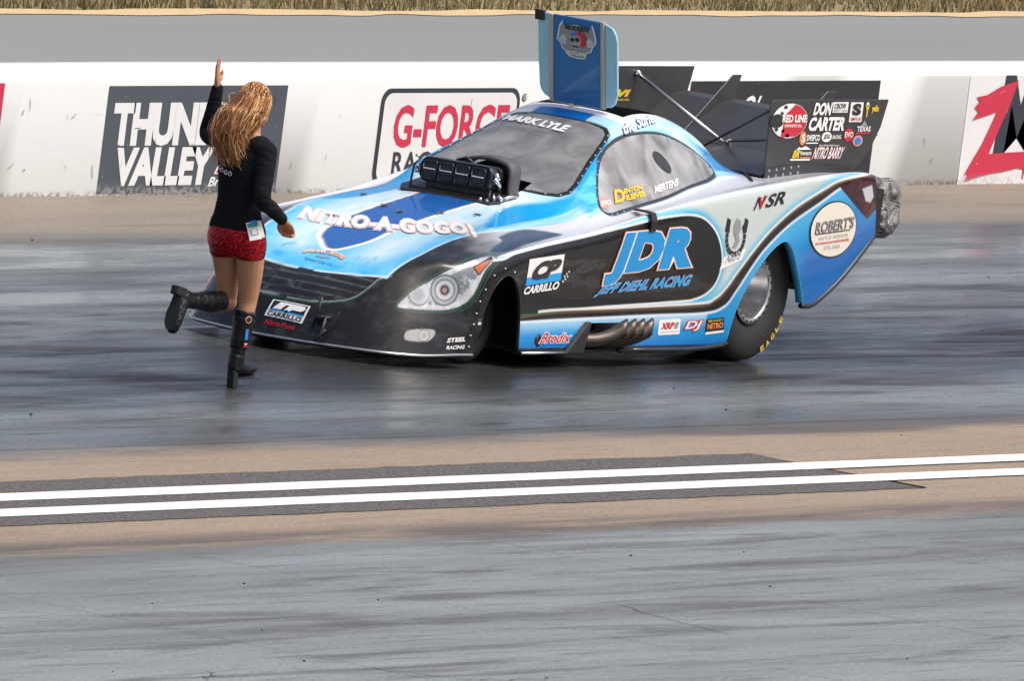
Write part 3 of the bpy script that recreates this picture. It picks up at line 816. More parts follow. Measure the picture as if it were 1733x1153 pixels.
    # green pinstripe running down the fender edge
    gp = smooth_poly([(.565,.345),(.63,.392),(.675,.462),(.715,.56),(.765,.64),(.80,.665)], 4, False)
    put(nz*sstep(.004, .002, dist_poly(gp + np.array((.054, -.008)), A, Z, False))*.6, (.02, .14, .07))
    put((jv > 8)*(X < 1.0)*(X > .1)*sstep(.005, .002, np.abs(Z-.318-.012*(X-.4)))*.7, (.02, .16, .08))
    return col

CAR = empty("funny_car", (1.7, 0, 0))
tag(CAR, "blue, white and black drag racing funny car with roof hatch standing open", "race car")

def paint_material(name):
    m = bpy.data.materials.new(name); m.use_nodes = True
    t = m.node_tree; b = t.nodes["Principled BSDF"]
    at = t.nodes.new("ShaderNodeAttribute"); at.attribute_name = "paint"
    geo = t.nodes.new("ShaderNodeNewGeometry")
    mx = t.nodes.new("ShaderNodeMix"); mx.data_type = 'RGBA'
    mx.inputs["B"].default_value = (.38, .39, .40, 1)       # bare fibreglass on the inner side of the shell
    t.links.new(geo.outputs["Backfacing"], mx.inputs["Factor"])
    t.links.new(at.outputs["Color"], mx.inputs["A"])
    t.links.new(mx.outputs["Result"], b.inputs["Base Color"])
    b.inputs["Roughness"].default_value = 0.35
    b.inputs["Coat Weight"].default_value = 0.85
    b.inputs["Coat IOR"].default_value = 1.4
    b.inputs["Specular IOR Level"].default_value = 0.1
    b.inputs["Coat Roughness"].default_value = 0.05
    # faint orange peel and dust
    tc = t.nodes.new("ShaderNodeTexCoord"); n = t.nodes.new("ShaderNodeTexNoise")
    n.inputs["Scale"].default_value = 9.0; n.inputs["Detail"].default_value = 3
    t.links.new(tc.outputs["Object"], n.inputs["Vector"])
    bp = t.nodes.new("ShaderNodeBump"); bp.inputs["Strength"].default_value = .10; bp.inputs["Distance"].default_value = .01
    t.links.new(n.outputs["Fac"], bp.inputs["Height"])
    t.links.new(bp.outputs["Normal"], b.inputs["Normal"]); t.links.new(bp.outputs["Normal"], b.inputs["Coat Normal"])
    MATS[name] = m
    return m
PAINT = paint_material('car_paint')

def glass_material(name, tint, haze, gloss=0.03, var=.5, wave=.6):
    """thin clear plastic: see-through, milky in place of reflected sky, mirroring at a slant"""
    m = bpy.data.materials.new(name); m.use_nodes = True
    t = m.node_tree; t.nodes.remove(t.nodes["Principled BSDF"])
    out = t.nodes["Material Output"]
    tr = t.nodes.new("ShaderNodeBsdfTransparent"); tr.inputs[0].default_value = (*tint, 1)
    df = t.nodes.new("ShaderNodeBsdfDiffuse"); df.inputs[0].default_value = (.8, .8, .8, 1)
    tl = t.nodes.new("ShaderNodeBsdfTranslucent"); tl.inputs[0].default_value = (.8, .8, .8, 1)
    m0 = t.nodes.new("ShaderNodeMixShader"); m0.inputs[0].default_value = .5
    t.links.new(df.outputs[0], m0.inputs[1]); t.links.new(tl.outputs[0], m0.inputs[2])
    gl = t.nodes.new("ShaderNodeBsdfGlossy"); gl.inputs["Roughness"].default_value = gloss
    gl.inputs[0].default_value = (.9, .9, .9, 1)
    fr = t.nodes.new("ShaderNodeFresnel"); fr.inputs[0].default_value = 1.6
    tc = t.nodes.new("ShaderNodeTexCoord"); n = t.nodes.new("ShaderNodeTexNoise"); n.inputs["Scale"].default_value = 2.2
    n.inputs["Detail"].default_value = 1
    t.links.new(tc.outputs["Object"], n.inputs["Vector"])
    bp = t.nodes.new("ShaderNodeBump"); bp.inputs["Strength"].default_value = wave; bp.inputs["Distance"].default_value = .06
    t.links.new(n.outputs["Fac"], bp.inputs["Height"]); t.links.new(bp.outputs["Normal"], gl.inputs["Normal"]); t.links.new(bp.outputs["Normal"], fr.inputs["Normal"])
    m1 = t.nodes.new("ShaderNodeMixShader"); hz_ = t.nodes.new('ShaderNodeMapping'); hz_.inputs['Scale'].default_value = (5, 5, .9); t.links.new(tc.outputs['Object'], hz_.inputs[0])
    hn = t.nodes.new('ShaderNodeTexNoise'); hn.inputs['Scale'].default_value = 1.0; hn.inputs['Detail'].default_value = 3; hn.inputs['Distortion'].default_value = .8; t.links.new(hz_.outputs[0], hn.inputs['Vector'])
    hr = t.nodes.new('ShaderNodeMapRange'); hr.inputs['From Min'].default_value = .32; hr.inputs['From Max'].default_value = .68; hr.inputs['To Min'].default_value = haze*(1-var); hr.inputs['To Max'].default_value = min(1, haze*(1+var)); t.links.new(hn.outputs['Fac'], hr.inputs['Value']); t.links.new(hr.outputs[0], m1.inputs[0])  # streaked milkiness stands in for sky reflections on the plastic
    t.links.new(tr.outputs[0], m1.inputs[1]); t.links.new(m0.outputs[0], m1.inputs[2])
    m2 = t.nodes.new("ShaderNodeMixShader")
    t.links.new(fr.outputs[0], m2.inputs[0]); t.links.new(m1.outputs[0], m2.inputs[1]); t.links.new(gl.outputs[0], m2.inputs[2])
    t.links.new(m2.outputs[0], out.inputs[0])
    MATS[name] = m
    return m
glass_material('lexan', (.95, .96, .97), .46, var=.3, wave=.25); glass_material('lexan_side', (.95, .96, .97), .70)

BODY_STEP = 0.0056
G, JU, JV = body_grid(BODY_STEP)

def snap(V, mask, poly, ax):
    """move surface points that lie close to an opening's outline onto it"""
    P = np.asarray(poly, float)
    I = np.argwhere(mask)
    for (i, j) in I:
        p = V[i, j, list(ax)]
        a = P; b = np.roll(P, -1, axis=0); e = b-a
        s = np.clip(((p-a)*e).sum(1)/((e*e).sum(1)+1e-12), 0, 1)
        c = a + s[:, None]*e; d = np.hypot(*(c-p).T); k = d.argmin()
        V[i, j, ax[0]], V[i, j, ax[1]] = c[k]
JVV = np.broadcast_to(JV, G.shape[:2])
for poly, ax, msk in ((ARCH_F, (0, 2), JVV > 8.6), (ARCH_R, (0, 2), JVV > 8.6), (TAIL, (0, 2), (JVV > 8.0) & (G[..., 0] > 3.3)),
                      (WINDOW, (0, 2), (JVV > 2.9) & (JVV < 7) & (G[..., 0] > 1.4) & (G[..., 0] < 3.3)), (WSCREEN, (0, 1), (JVV < 5) & (JVV > .1))):
    d = dist_poly(poly, G[..., ax[0]], G[..., ax[1]], closed=poly is not WSCREEN)
    snap(G, msk & (d < BODY_STEP*.55), poly, ax)

def part_masks(G, JV):
    _c = (G[:-1, :-1] + G[1:, 1:] + G[1:, :-1] + G[:-1, 1:]) / 4
    _X, _W, _Z = _c[..., 0], _c[..., 1], _c[..., 2]
    _J = np.broadcast_to((JV[:-1]+JV[1:])/2, _X.shape)
    _side = _J > 8.0
    CUT = _side & (inside(ARCH_F, _X, _Z) | inside(ARCH_R, _X, _Z))
    CUT |= (_X > 3.0) & ~inside(TAIL, _X, _Z)
    CUT |= _side & (_Z < .27) & (_X > 1.16) & (_X < 1.62) & (_Z > .085) & inside([(1.17,.08),(1.245,.262),(1.80,.262),(1.60,.08)], _X, _Z)   # exhaust opening
    CUT |= (_J < 3) & inside([(1.10,-.1),(1.10,.285),(1.45,.285),(1.45,-.1)], _X, _W)                                               # hole under the injector
    CUT |= (_J < 3) & (_X > 2.37) & (_X < 2.90) & (_W < .30)                                                                     # roof hatch opening
    WS = ~CUT & (_J < 5) & inside(WSCREEN + [(1.345, -.01)], _X, _W)
    WIN = ~CUT & (_J > 2.9) & (_J < 7.5) & inside(WINDOW, _X, _Z)
    _A = .6*_X + .8*_W
    LMP = ~CUT & (_J > 2.9) & (_J < 11.5) & (_X < .3) & inside(LAMP, _A, _Z)
    FGL = ~CUT & (_J > 3.4) & (_J < 9) & (_X < -.2) & inside(FOG, _A, _Z)
    TLP = ~CUT & _side & inside(TAILLAMP, _X, _Z)
    SHELL = ~(CUT | WS | WIN | LMP | FGL | TLP)
    return dict(SHELL=SHELL, WS=WS, WIN=WIN, LMP=LMP, FGL=FGL, TLP=TLP)
GRID = {-1: (G, JV), 1: (G[::2, ::2], JV[::2])}      # the far half is seen at a slant only: half the density
PM = {s_: part_masks(*GRID[s_]) for s_ in (-1, 1)}

def sheet(name, masks, material, parent, paint=True):
    """masked faces of the body surface; masks = list of (side sign, mask)"""
    allv = []; allf = []; allc = []; n = 0
    for sgn, key in masks:
        keep = PM[sgn][key]; v = GRID[sgn][0].copy(); v[..., 1] *= sgn
        nq, nv = v.shape[:2]; idx = np.arange(nq*nv).reshape(nq, nv)
        f = np.stack([idx[:-1, :-1], idx[:-1, 1:], idx[1:, 1:], idx[1:, :-1]], axis=-1)[keep]
        if sgn > 0: f = f[:, ::-1]
        used = np.unique(f)
        remap = np.full(nq*nv, -1); remap[used] = np.arange(len(used)) + n
        allv.append(v.reshape(-1, 3)[used]); allf.append(remap[f])
        if paint: allc.append(PAINTED[sgn].reshape(-1, 3)[used])
        n += len(used)
    v = np.concatenate(allv); f = np.concatenate(allf)
    me = bpy.data.meshes.new(name)
    off = np.zeros(3); p = parent
    while p is not None: off += np.array(p.location); p = p.parent
    me.vertices.add(len(v)); me.vertices.foreach_set("co", (v-off).astype(np.float32).ravel())
    me.loops.add(f.size); me.loops.foreach_set("vertex_index", f.astype(np.int32).ravel())
    me.polygons.add(len(f)); me.polygons.foreach_set("loop_start", np.arange(0, f.size, 4, dtype=np.int32))
    me.update(calc_edges=True)
    me.polygons.foreach_set("use_smooth", np.ones(len(f), dtype=bool))
    if paint:
        a = me.color_attributes.new("paint", 'FLOAT_COLOR', 'POINT')
        c = np.concatenate(allc); c = np.concatenate([c, np.ones((len(c), 1))], 1)
        a.data.foreach_set("color", c.astype(np.float32).ravel())
    me.materials.append(material)
    me.validate(); me.update()
    o = bpy.data.objects.new(name, me)
    return link(o, parent)

PAINTED = {}
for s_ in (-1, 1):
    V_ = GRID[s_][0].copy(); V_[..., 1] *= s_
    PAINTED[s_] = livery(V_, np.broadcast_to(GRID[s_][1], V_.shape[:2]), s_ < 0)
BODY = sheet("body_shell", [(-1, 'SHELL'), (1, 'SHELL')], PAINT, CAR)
sheet("windshield", [(-1, 'WS'), (1, 'WS')], MATS['lexan'], CAR, paint=False)
for s_ in (-1, 1):
    sheet("side_window", [(s_, 'WIN')], MATS['lexan_side'], CAR, paint=False)
    tag(sheet("painted_headlight", [(s_, 'LMP')], PAINT, BODY), "airbrushed headlight with amber corner, painted on the nose")
    sheet("painted_fog_light", [(s_, 'FGL')], PAINT, BODY)
    tag(sheet("tail_light", [(s_, 'TLP')], PAINT, BODY), "dark red tail light at the end of the flank")

# a coarse copy of the surface, to lay lettering and rivets on it
_g = G[::4, ::4]
_i = np.arange(_g.shape[0]*_g.shape[1]).reshape(_g.shape[:2])
_f = np.stack([_i[:-1, :-1], _i[:-1, 1:], _i[1:, 1:], _i[1:, :-1]], -1).reshape(-1, 4)
_v = _g.reshape(-1, 3)
BVH = BVHTree.FromPolygons(np.concatenate([_v*np.array((1, -1, 1)), _v]).tolist(), np.concatenate([_f, _f+len(_v)]).tolist())
def on_body(p, off=.003):
    """nearest point of the shell, lifted off it"""
    h = BVH.find_nearest(Vector(p))
    n = h[1]
    if n.dot(Vector((h[0].x-1.9, h[0].y*2.0, h[0].z-.55))) < 0: n = -n
    return h[0] + n*off, n
# ================================================================ car: wheels, hatch, injector, spoiler, pipes
def tyre_profile(R, r, wd):
    return [(.02*wd, r), (-.01, r+.18*(R-r)), (-.022, r+.45*(R-r)), (-.020, r+.78*(R-r)), (-.006, R-.028), (.012, R-.012), (.05, R-.003), (wd*.5, R), (wd-.05, R-.003), (wd-.012, R-.012), (wd+.006, R-.028), (wd+.020, r+.72*(R-r)), (wd+.022, r+.45*(R-r)), (wd+.01, r+.18*(R-r)), (wd*.98, r)]
mat('wheel_steel', (.52, .52, .53), .33, .95, noise=(18, .5))
def wheel(x, y_out, R, r, wd, side, spokes, big):
    """side -1: outer face towards -Y.  wheel > tyre, rim > bolts"""
    c = (x, y_out, R); flip = 1 if side < 0 else -1
    root = empty("wheel", (x - CAR.location.x, y_out, R), CAR)
    t = MB(); pr = [(a*flip, rr) for a, rr in tyre_profile(R, r, wd)]
    if not big: pr = [(a*flip, rr) for a, rr in [(.008, r), (-.004, r+.4*(R-r)), (.0, R-.03), (.02, R-.008), (wd*.5, R), (wd-.02, R-.008), (wd, R-.03), (wd+.004, r+.4*(R-r)), (wd-.008, r)]]
    t.lathe(pr, c, 'y', 72)
    t.v = [(a, b, max(z, .0)) for a, b, z in t.v]
    if big:   # a slick squats: the sidewall bulges near the ground
        t.v = [(a + (0 if z > .12 else .03*(a-x)*(.12-z)/.12), b, z) for a, b, z in t.v]
    t.build("tyre", MATS['rubber'], root, True)
    k = MB(); d = .030 if big else .012
    k.lathe([(-.006*flip, r-.002), (-.012*flip, r-.004), (-.012*flip, r-.036), (-.002*flip, r-.040), (d*flip, r-.046), (d*3*flip, r-.060), (.17*flip if big else .05*flip, r-.085)], c, 'y', 64)
    rim = k.build("rim", MATS['wheel_steel'] if big else MATS['black_satin'], root, True)
    k = MB(); dd = .175 if big else .045
    k.lathe([(dd*flip, r-.08), (dd*flip, .075), ((dd-.02)*flip, .07), ((dd-.035)*flip, .05), ((dd-.035)*flip, 0.001)], c, 'y', 40)
    k.build("hub_disc", MATS['wheel_steel'] if big else MATS['black_satin'], root, False)
    for i in range(5):
        a = 2*pi*i/5 + .3; k = MB(); p = np.array((x + (r*.42)*cos(a), y_out+(dd-.002)*flip, R + (r*.42)*sin(a)))
        k.lathe([(0, .032*(r/.21)), (-.006*flip, .030*(r/.21)), (-.006*flip, .001)], tuple(p), 'y', 14)
        k.build("hub_hole", MATS['black_gloss'], root, True)
    n = 24 if big else 12
    for i in range(n):
        a = 2*pi*i/n; k = MB(); p = (x + (r-.020)*cos(a), y_out-.013*flip, R + (r-.020)*sin(a))
        k.lathe([(0, .0065), (-.004*flip, .006), (-.004*flip, .0005)], p, 'y', 8)
        k.build("bolt", MATS['black_satin'], rim, False)
    return root
RW = wheel(3.145, -.885, .43, .205, .42, -1, 0, True)
wheel(3.145, .885, .43, .205, .42, 1, 0, True)
wheel(.285, -.70, .255, .13, .115, -1, 0, False)
wheel(.285, .70, .255, .13, .115, 1, 0, False)
# worn yellow letters on the near slick
for i, ch in enumerate("EAGLE"):
    a = radians(-66 + i*9.5); rr = .376
    c = np.array((3.145 + rr*cos(a), -.9095, .43 + rr*sin(a))); tx = np.array((-sin(a), 0, cos(a))); up = np.array((-cos(a), 0, -sin(a)))*1.0
    w2, h2 = .020, .017
    put_text(ch, [c - tx*w2 - up*h2, c - tx*w2 + up*h2, c + tx*w2 + up*h2, c + tx*w2 - up*h2], 'decal_yellow', RW, bold=.03, snap=False, cuts=0, lift=-.0, name="lettering")

def strip3(name, path, d, m, parent, origin=None):
    """ribbon along a 3-D path, extruded by vector d"""
    v = []; f = []
    for p in path: v += [tuple(p), tuple(np.array(p)+np.array(d))]
    for i in range(len(path)-1): f.append((2*i, 2*i+2, 2*i+3, 2*i+1))
    o = mesh(name, v, f, m, parent, True); s = o.modifiers.new("thickness", 'SOLIDIFY'); s.thickness = .006
    return o
# returned flanges round the wheel openings
def flange(arch, sgn, depth, m, inset=0.0):
    path = []
    for (x, z) in arch:
        if z < .10 or (x > 3.4 and z < .36): continue
        h = BVH.ray_cast(Vector((x, sgn*3, z)), Vector((0, -sgn, 0)))
        if h[0] is not None: path.append((x, h[0].y, z))
    return strip3("arch_lip", path, (0, -sgn*depth, 0), m, CAR)
mat('lip_blue', (.06, .42, .72), .3, coat=.8)
for sgn in (-1, 1):
    flange(ARCH_F, sgn, .035, MATS['black_gloss']); flange(ARCH_R, sgn, .05, MATS['lip_blue'])
# inner tubs, floor and rear closing panel
k = MB(); k.box((-.02, -.58, .10), (.60, -.56, .62)); k.build("wheel_tub", MATS['black_satin'], CAR)
k = MB(); k.box((-.02, .56, .10), (.60, .58, .62)); k.build("wheel_tub", MATS['black_satin'], CAR)
for s in (-1, 1):
    k = MB(); y0, y1 = sorted((s*.40, s*.42)); k.box((2.62, y0, .12), (3.72, y1, 1.0)); k.build("wheel_tub", MATS['black_satin'], CAR)
k = MB(); k.prism([(-.60,-.60,.085),(-.70,0,.085),(-.60,.60,.085),(-.02,.64,.085),(.60,.64,.085),(.62,.86,.085),(2.60,.86,.085),(2.62,.40,.085),(4.0,.40,.085),(4.0,-.40,.085),(2.62,-.40,.085),(2.60,-.86,.085),(.62,-.86,.085),(.60,-.64,.085),(-.02,-.64,.085)], (0, 0, .012)); k.build("floor_pan", MATS['black_satin'], CAR)
k = MB(); k.prism([(4.24,-.93,1.06),(4.24,.93,1.06),(4.30,.93,.80),(3.75,.90,.42),(3.75,-.90,.42),(4.30,-.93,.80)], (-.02, 0, 0)); k.build("rear_panel", MATS['black_satin'], CAR)
k = MB(); k.box((1.35, -.52, .70), (3.15, .52, .72)); k.build("cockpit_floor", MATS['aluminium'], CAR)
k = MB(); k.box((3.02, -.45, .72), (3.05, .45, 1.12)); k.build("cockpit_bulkhead", MATS['aluminium'], CAR)
k = MB(); k.box((1.52, -.50, .72), (1.55, .50, .90)); k.build("firewall", MATS['steel'], CAR)
# driver's seat and roll cage seen through the screens
k = MB(); k.box((2.55, -.22, .72), (2.95, .22, .86)); k.box((2.86, -.22, .86), (2.96, .22, 1.18)); bevel(k.build("seat", MATS['black_satin'], CAR), .03, 3)
def bar(name, pts, r, m, parent=CAR, n=10, sm=True):
    k = MB(); k.tube(pts, r, n); return k.build(name, MATS[m], parent, sm)
for y in (-.25, .25):
    bar("cage_bar", smooth_poly([(1.95, y, .72), (2.10, y*.95, 1.10), (2.32, y*.9, 1.29), (2.62, y*.85, 1.33), (2.86, y*.95, 1.22), (2.94, y, .74)], 5, False), .018, 'black_satin')
bar("cage_bar", [(2.62, -.215, 1.33), (2.62, .215, 1.33)], .018, 'black_satin'); bar("cage_bar", [(2.10, -.24, 1.10), (2.10, .24, 1.10)], .016, 'black_satin')
bar("steering_wheel", [(2.20+.03*cos(a), .15*cos(a), 1.0+.10*sin(a)) for a in np.linspace(0, 2*pi, 25)], .012, 'black_satin')

# ---- windshield and window rivets, arch rivets
def rivet(p, m='aluminium', r=.0055, parent=BODY):
    c, nn = on_body(p, .001); k = MB(); q = nn.to_track_quat('Z', 'Y')
    vs = []; ns = 8
    for (h, rr) in ((0, r), (.003, r*.8), (.0045, r*.3)):
        for i in range(ns): vs.append(tuple(c + q @ Vector((rr*cos(2*pi*i/ns), rr*sin(2*pi*i/ns), h))))
    fs = [(a*ns+i, a*ns+(i+1) % ns, (a+1)*ns+(i+1) % ns, (a+1)*ns+i) for a in range(2) for i in range(ns)] + [tuple(range(2*ns, 3*ns))]
    return mesh("rivet", vs, fs, MATS[m], parent, True)
def surf_z(x, y):
    h = BVH.ray_cast(Vector((x, y, 3)), Vector((0, 0, -1))); return h[0].z if h[0] else 1.0
for (x, y) in [(1.375,.30),(1.395,.41),(1.435,.490),(1.49,.520),(1.585,.508),(1.66,.486),(1.735,.464),(1.81,.443),(1.89,.420),(1.97,.400),(2.05,.380),(2.115,.358)]:
    for s in (-1, 1): rivet((x, s*y*1.012+s*.004, surf_z(x, s*(y*1.012+.004))))
for (x, z) in [(1.635,.955),(1.69,1.012),(1.77,1.083),(1.86,1.152),(1.95,1.203),(2.06,1.250),(1.68,.872),(1.74,.880),(1.82,.891),(1.95,.906),(2.1,.926)]:
    for s in (-1, 1):
        h = BVH.ray_cast(Vector((x, s*3, z)), Vector((0, -s, 0)))
        if h[0]: rivet(tuple(h[0]), 'aluminium', .005)
for (x, z) in [(.262,.592),(.165,.552),(.10,.47),(.062,.40),(.04,.33),(.025,.265),(.012,.20),(.003,.135),(.36,.572)]:
    for s in (-1, 1): rivet((x, s*.87, z), 'white_paint', .006)

# ---- front lip with light edge
lipp = [(x, -y, z) for (x, y, z) in NOSE[0][::-1]] + [(x, y, z) for (x, y, z) in NOSE[0][1:]]
lipp = smooth_poly(lipp, 3, False)
k = MB(); k.tube(lipp + np.array((-.004, 0, -.004)), .009, 8); k.build("splitter_edge", MATS['steel'], CAR, True)
k = MB()
for a, b in zip(lipp[:-1], lipp[1:]):
    pass
strip3("splitter_skirt", [tuple(np.array(p)+np.array((.004, 0, -.008))) for p in lipp], (.02, 0, -.014), MATS['black_satin'], CAR)

# ---- tail lip, rocker lips
for s in (-1, 1):
    pth = smooth_poly([(3.555, s*.985, .350), (3.67, s*.985, .352), (3.80, s*.985, .405), (3.98, s*.985, .505), (4.18, s*.972, .632), (4.335, s*.955, .730), (4.39, s*.945, .772)], 5, False)
    k = MB(); k.tube(pth, [.017]*(len(pth)-2)+[.014, .006], 10); k.build("tail_lip", MATS['black_gloss'], CAR, True)
    k = MB(); k.prism([(.515, s*.86, .083), (1.165, s*.86, .083), (1.165, s*.915, .085), (.515, s*.912, .085)], (0, 0, .024)); k.build("rocker_lip", MATS['black_satin'], CAR)
    pth = [(1.60, s*.925, .100), (2.0, s*.93, .098), (2.35, s*.942, .097), (2.55, s*.955, .106), (2.70, s*.965, .120), (2.775, s*.97, .134)]
    k = MB(); k.tube(pth, [.014, .016, .016, .016, .014, .008], 8); k.build("rocker_lip", MATS['black_gloss'], CAR, True)
    pth = [(.52, s*.915, .096), (.9, s*.918, .094), (1.17, s*.918, .094)]
    k = MB(); k.tube(pth, .008, 8); k.build("rocker_edge", MATS['steel'], CAR, True)
    # header fairing and pipes
    k = MB(); k.prism([(.985, s*.905, .088), (1.175, s*.915, .085), (1.262, s*.90, .270), (1.225, s*.897, .272)], (0, s*.030, 0)); bevel(k.build("header_fairing", MATS['black_satin'], CAR), .008)
    k = MB(); k.box((1.17, min(s*.60, s*.62), .09), (1.82, max(s*.60, s*.62), .27)); k.build("header_box", MATS['black_satin'], CAR)

def pipes_material():
    k = NB('header_steel'); a = k.noise(k.obj, 9, 4); g = k.noise(k.obj, 60, 3)
    c = k.mix(a, (.07, .065, .06), (.16, .125, .10)); c = k.mix(k.math('MULTIPLY', g, .4), c, (.05, .047, .045))
    k.b.inputs["Metallic"].default_value = .9; return k.set(c, .42)
pipes_material()
for s in (-1, 1):
    for i in range(4):
        dx = .098*i - .10
        ctr = smooth_poly([(1.20+dx*.9, s*.66, .175), (1.29+dx, s*.80, .160), (1.40+dx, s*.905, .158), (1.50+dx, s*.975, .190), (1.575+dx, s*1.02, .245)], 6, False)
        n = 16; vs = []
        prev = None
        for j, p in enumerate(ctr):
            t = ctr[min(j+1, len(ctr)-1)] - ctr[max(j-1, 0)]; t /= np.linalg.norm(t)
            u = np.cross(t, (0, 0, 1.0)) if prev is None else prev - t*np.dot(prev, t)
            u /= np.linalg.norm(u); prev = u; w_ = np.cross(t, u)
            for a in range(n):
                an = 2*pi*a/n; q = p + .043*(cos(an)*u + sin(an)*w_)
                if j == len(ctr)-1: q = q + t*(.045*(-sin(an) if w_[2] < 0 else sin(an)))   # slanted cut
                vs.append(q)
        fs = [(j*n+a, j*n+(a+1) % n, (j+1)*n+(a+1) % n, (j+1)*n+a) for j in range(len(ctr)-1) for a in range(n)]
        o = mesh("exhaust_pipe", vs, fs, MATS['header_steel'], CAR, True); m_ = o.modifiers.new("thickness", 'SOLIDIFY'); m_.thickness = .004

# ---- escape hatch standing open, leaning forward
def hq(y, z):      # point on the hatch plane: y across (+ to the far side), z above the hinge
    return np.array((2.335 - .25*z, y, 1.415 + z))
HATCH = empty("escape_hatch", (2.335 - CAR.location.x, 0, 1.415), CAR)
def hatch_panel(name, poly, x_off, th, m, rad=0):
    k = MB(); k.prism([hq(y, z) + np.array((x_off, 0, 0)) for (y, z) in poly], (th, 0, 0)); return bevel(k.build(name, m, HATCH), .006, 2)
mat('hatch_blue', (.001, .15, .40), .3, coat=.6, noise=(3, .25)); mat('hatch_sky', (.32, .62, .72), .35, coat=.5, noise=(4, .1)); mat('beige_trim', (.45, .42, .34), .5)
hatch_panel("centre_panel", [(-.165, 0), (.165, 0), (.165, .525), (-.165, .52)], 0, .02, MATS['hatch_blue'])
sidep = [(.192, .012)] + [(.192+.075*sin(t), .105-.085*cos(t)) for t in np.linspace(.2, pi/2, 6)] + [(.275, .30), (.275, .505), (.262, .525), (.192, .525)]
for s in (1, -1):
    if s > 0: pl = sidep
    else: pl = [(-.192, .012), (-.235, .02), (-.262, .045), (-.278, .10), (-.278, .42), (-.268, .46), (-.245, .495), (-.192, .515)]
    hatch_panel("side_panel", pl, .004, .02, MATS['hatch_sky'])
    hatch_panel("edge_trim", [(s*.166, 0), (s*.191, 0), (s*.191, .524), (s*.166, .524)], -.008, .03, MATS['beige_trim'])
k = MB(); k.prism([hq(.225, .475)+np.array((-.012, 0, 0)), hq(.285, .475)+np.array((-.012, 0, 0)), hq(.285, .535)+np.array((-.012, 0, 0)), hq(.225, .535)+np.array((-.012, 0, 0))], (.03, 0, 0)); k.build("handle_pad", MATS['black_satin'], HATCH)
k = MB(); k.box((2.325, .02, 1.395), (2.345, .05, 1.42)); k.build("hinge", MATS['steel'], HATCH)
mat('decal_bone', (.36, .36, .34), .4)
# winged skull emblem sticker
def em(y0, y1, z0, z1): return [hq(y0, z0)+np.array((-.001, 0, 0)), hq(y0, z1)+np.array((-.001, 0, 0)), hq(y1, z1)+np.array((-.001, 0, 0)), hq(y1, z0)+np.array((-.001, 0, 0))]
EQ = em(.142, -.142, .275, .505); EK = dict(snap=False, cuts=0)
sil = [(.18,1),(.14,.86),(.22,.82),(.32,.87),(.50,.90),(.70,.86),(.80,.80),(.86,.84),(.88,.98),(.94,.82),(.98,.62),(.99,.50),(.90,.36),(.86,.24),(.76,.20),(.70,.04),(.50,.02),(.30,.06),(.22,.18),(.14,.24),(.10,.36),(.01,.46),(.04,.62),(.08,.84)]
put_poly(sil, EQ, 'decal_white', HATCH, lift=.003, **EK)
put_poly([(.5+(x-.5)*.93, .47+(y-.47)*.93) for x, y in sil], EQ, 'decal_grey', HATCH, lift=.005, **EK)
put_poly([(.06,.48),(.20,.62),(.28,.50),(.24,.34),(.14,.38)], EQ, 'aluminium', HATCH, lift=.007, **EK); put_poly([(.94,.50),(.82,.62),(.74,.50),(.78,.36),(.88,.38)], EQ, 'aluminium', HATCH, lift=.007, **EK)
put_poly([(.30,.60),(.34,.44),(.38,.30),(.50,.25),(.60,.28),(.64,.42),(.62,.60),(.48,.66)], EQ, 'decal_bone', HATCH, lift=.008, **EK)
put_poly(ring(12, .055, (.41, .50)), EQ, 'decal_black', HATCH, lift=.010, **EK); put_poly(ring(12, .055, (.53, .52)), EQ, 'decal_black', HATCH, lift=.010, **EK)
put_poly([(.40,.36),(.58,.36),(.56,.32),(.42,.32)], EQ, 'decal_black', HATCH, lift=.010, **EK)
put_poly([(.50,.70),(.60,.74),(.70,.70),(.75,.58),(.74,.42),(.68,.34),(.60,.36),(.63,.50),(.60,.62),(.52,.66)], EQ, 'decal_red', HATCH, lift=.011, **EK)
put_poly([(.36,.62),(.42,.70),(.50,.71),(.52,.64),(.44,.60)], EQ, 'decal_blue', HATCH, lift=.011, **EK)
put_text("MODERN", em(.075, -.085, .447, .478), 'decal_black', HATCH, bold=.04, lift=.009, **EK)
put_text("OUTLAW", em(.070, -.070, .300, .325), 'decal_white', HATCH, bold=.03, lift=.011, **EK)

# ---- injector hat on the hood, cowl behind it
INJ = empty("injector_hat", (1.10 - CAR.location.x, 0, .90), CAR)
def sq(y, z, x=1.05): return (x + .16*(z-1.0), y, z)
def hatloop(x, hw, z0, z1, r, n=5):
    pts = []
    for (cy, cz, a) in ((hw-r, z1-r, 0), (-hw+r, z1-r, 90), (-hw+r, z0+r, 180), (hw-r, z0+r, 270)):
        for k_ in range(n+1):
            t = radians(a+90*k_/n); pts.append((x+.16*(cz+r*sin(t)-1.0), cy+r*cos(t), cz+r*sin(t)))
    return pts
loops = [hatloop(1.045, .243, .945, 1.083, .045), hatloop(1.06, .249, .940, 1.088, .048), hatloop(1.10, .247, .940, 1.086, .048), hatloop(1.20, .235, .935, 1.078, .05), hatloop(1.30, .20, .92, 1.055, .05), hatloop(1.36, .17, .905, 1.01, .04)]
v = [p for l in loops for p in l]; n = len(loops[0]); f = [(a*n+i, a*n+(i+1) % n, (a+1)*n+(i+1) % n, (a+1)*n+i) for a in range(len(loops)-1) for i in range(n)] + [tuple(range((len(loops)-1)*n, len(loops)*n))]
fix_normals(mesh("hat_body", v, f, MATS['black_gloss'], INJ, True))
k = MB(); k.prism([tuple(np.array(p)+np.array((.012, 0, 0))) for p in hatloop(1.045, .240, .948, 1.080, .042)], (.004, 0, 0)); k.build("hat_face", MATS['black_carbon'], INJ)
mat('mesh_screen', (.022, .026, .034), .6, bump=(300, .6))
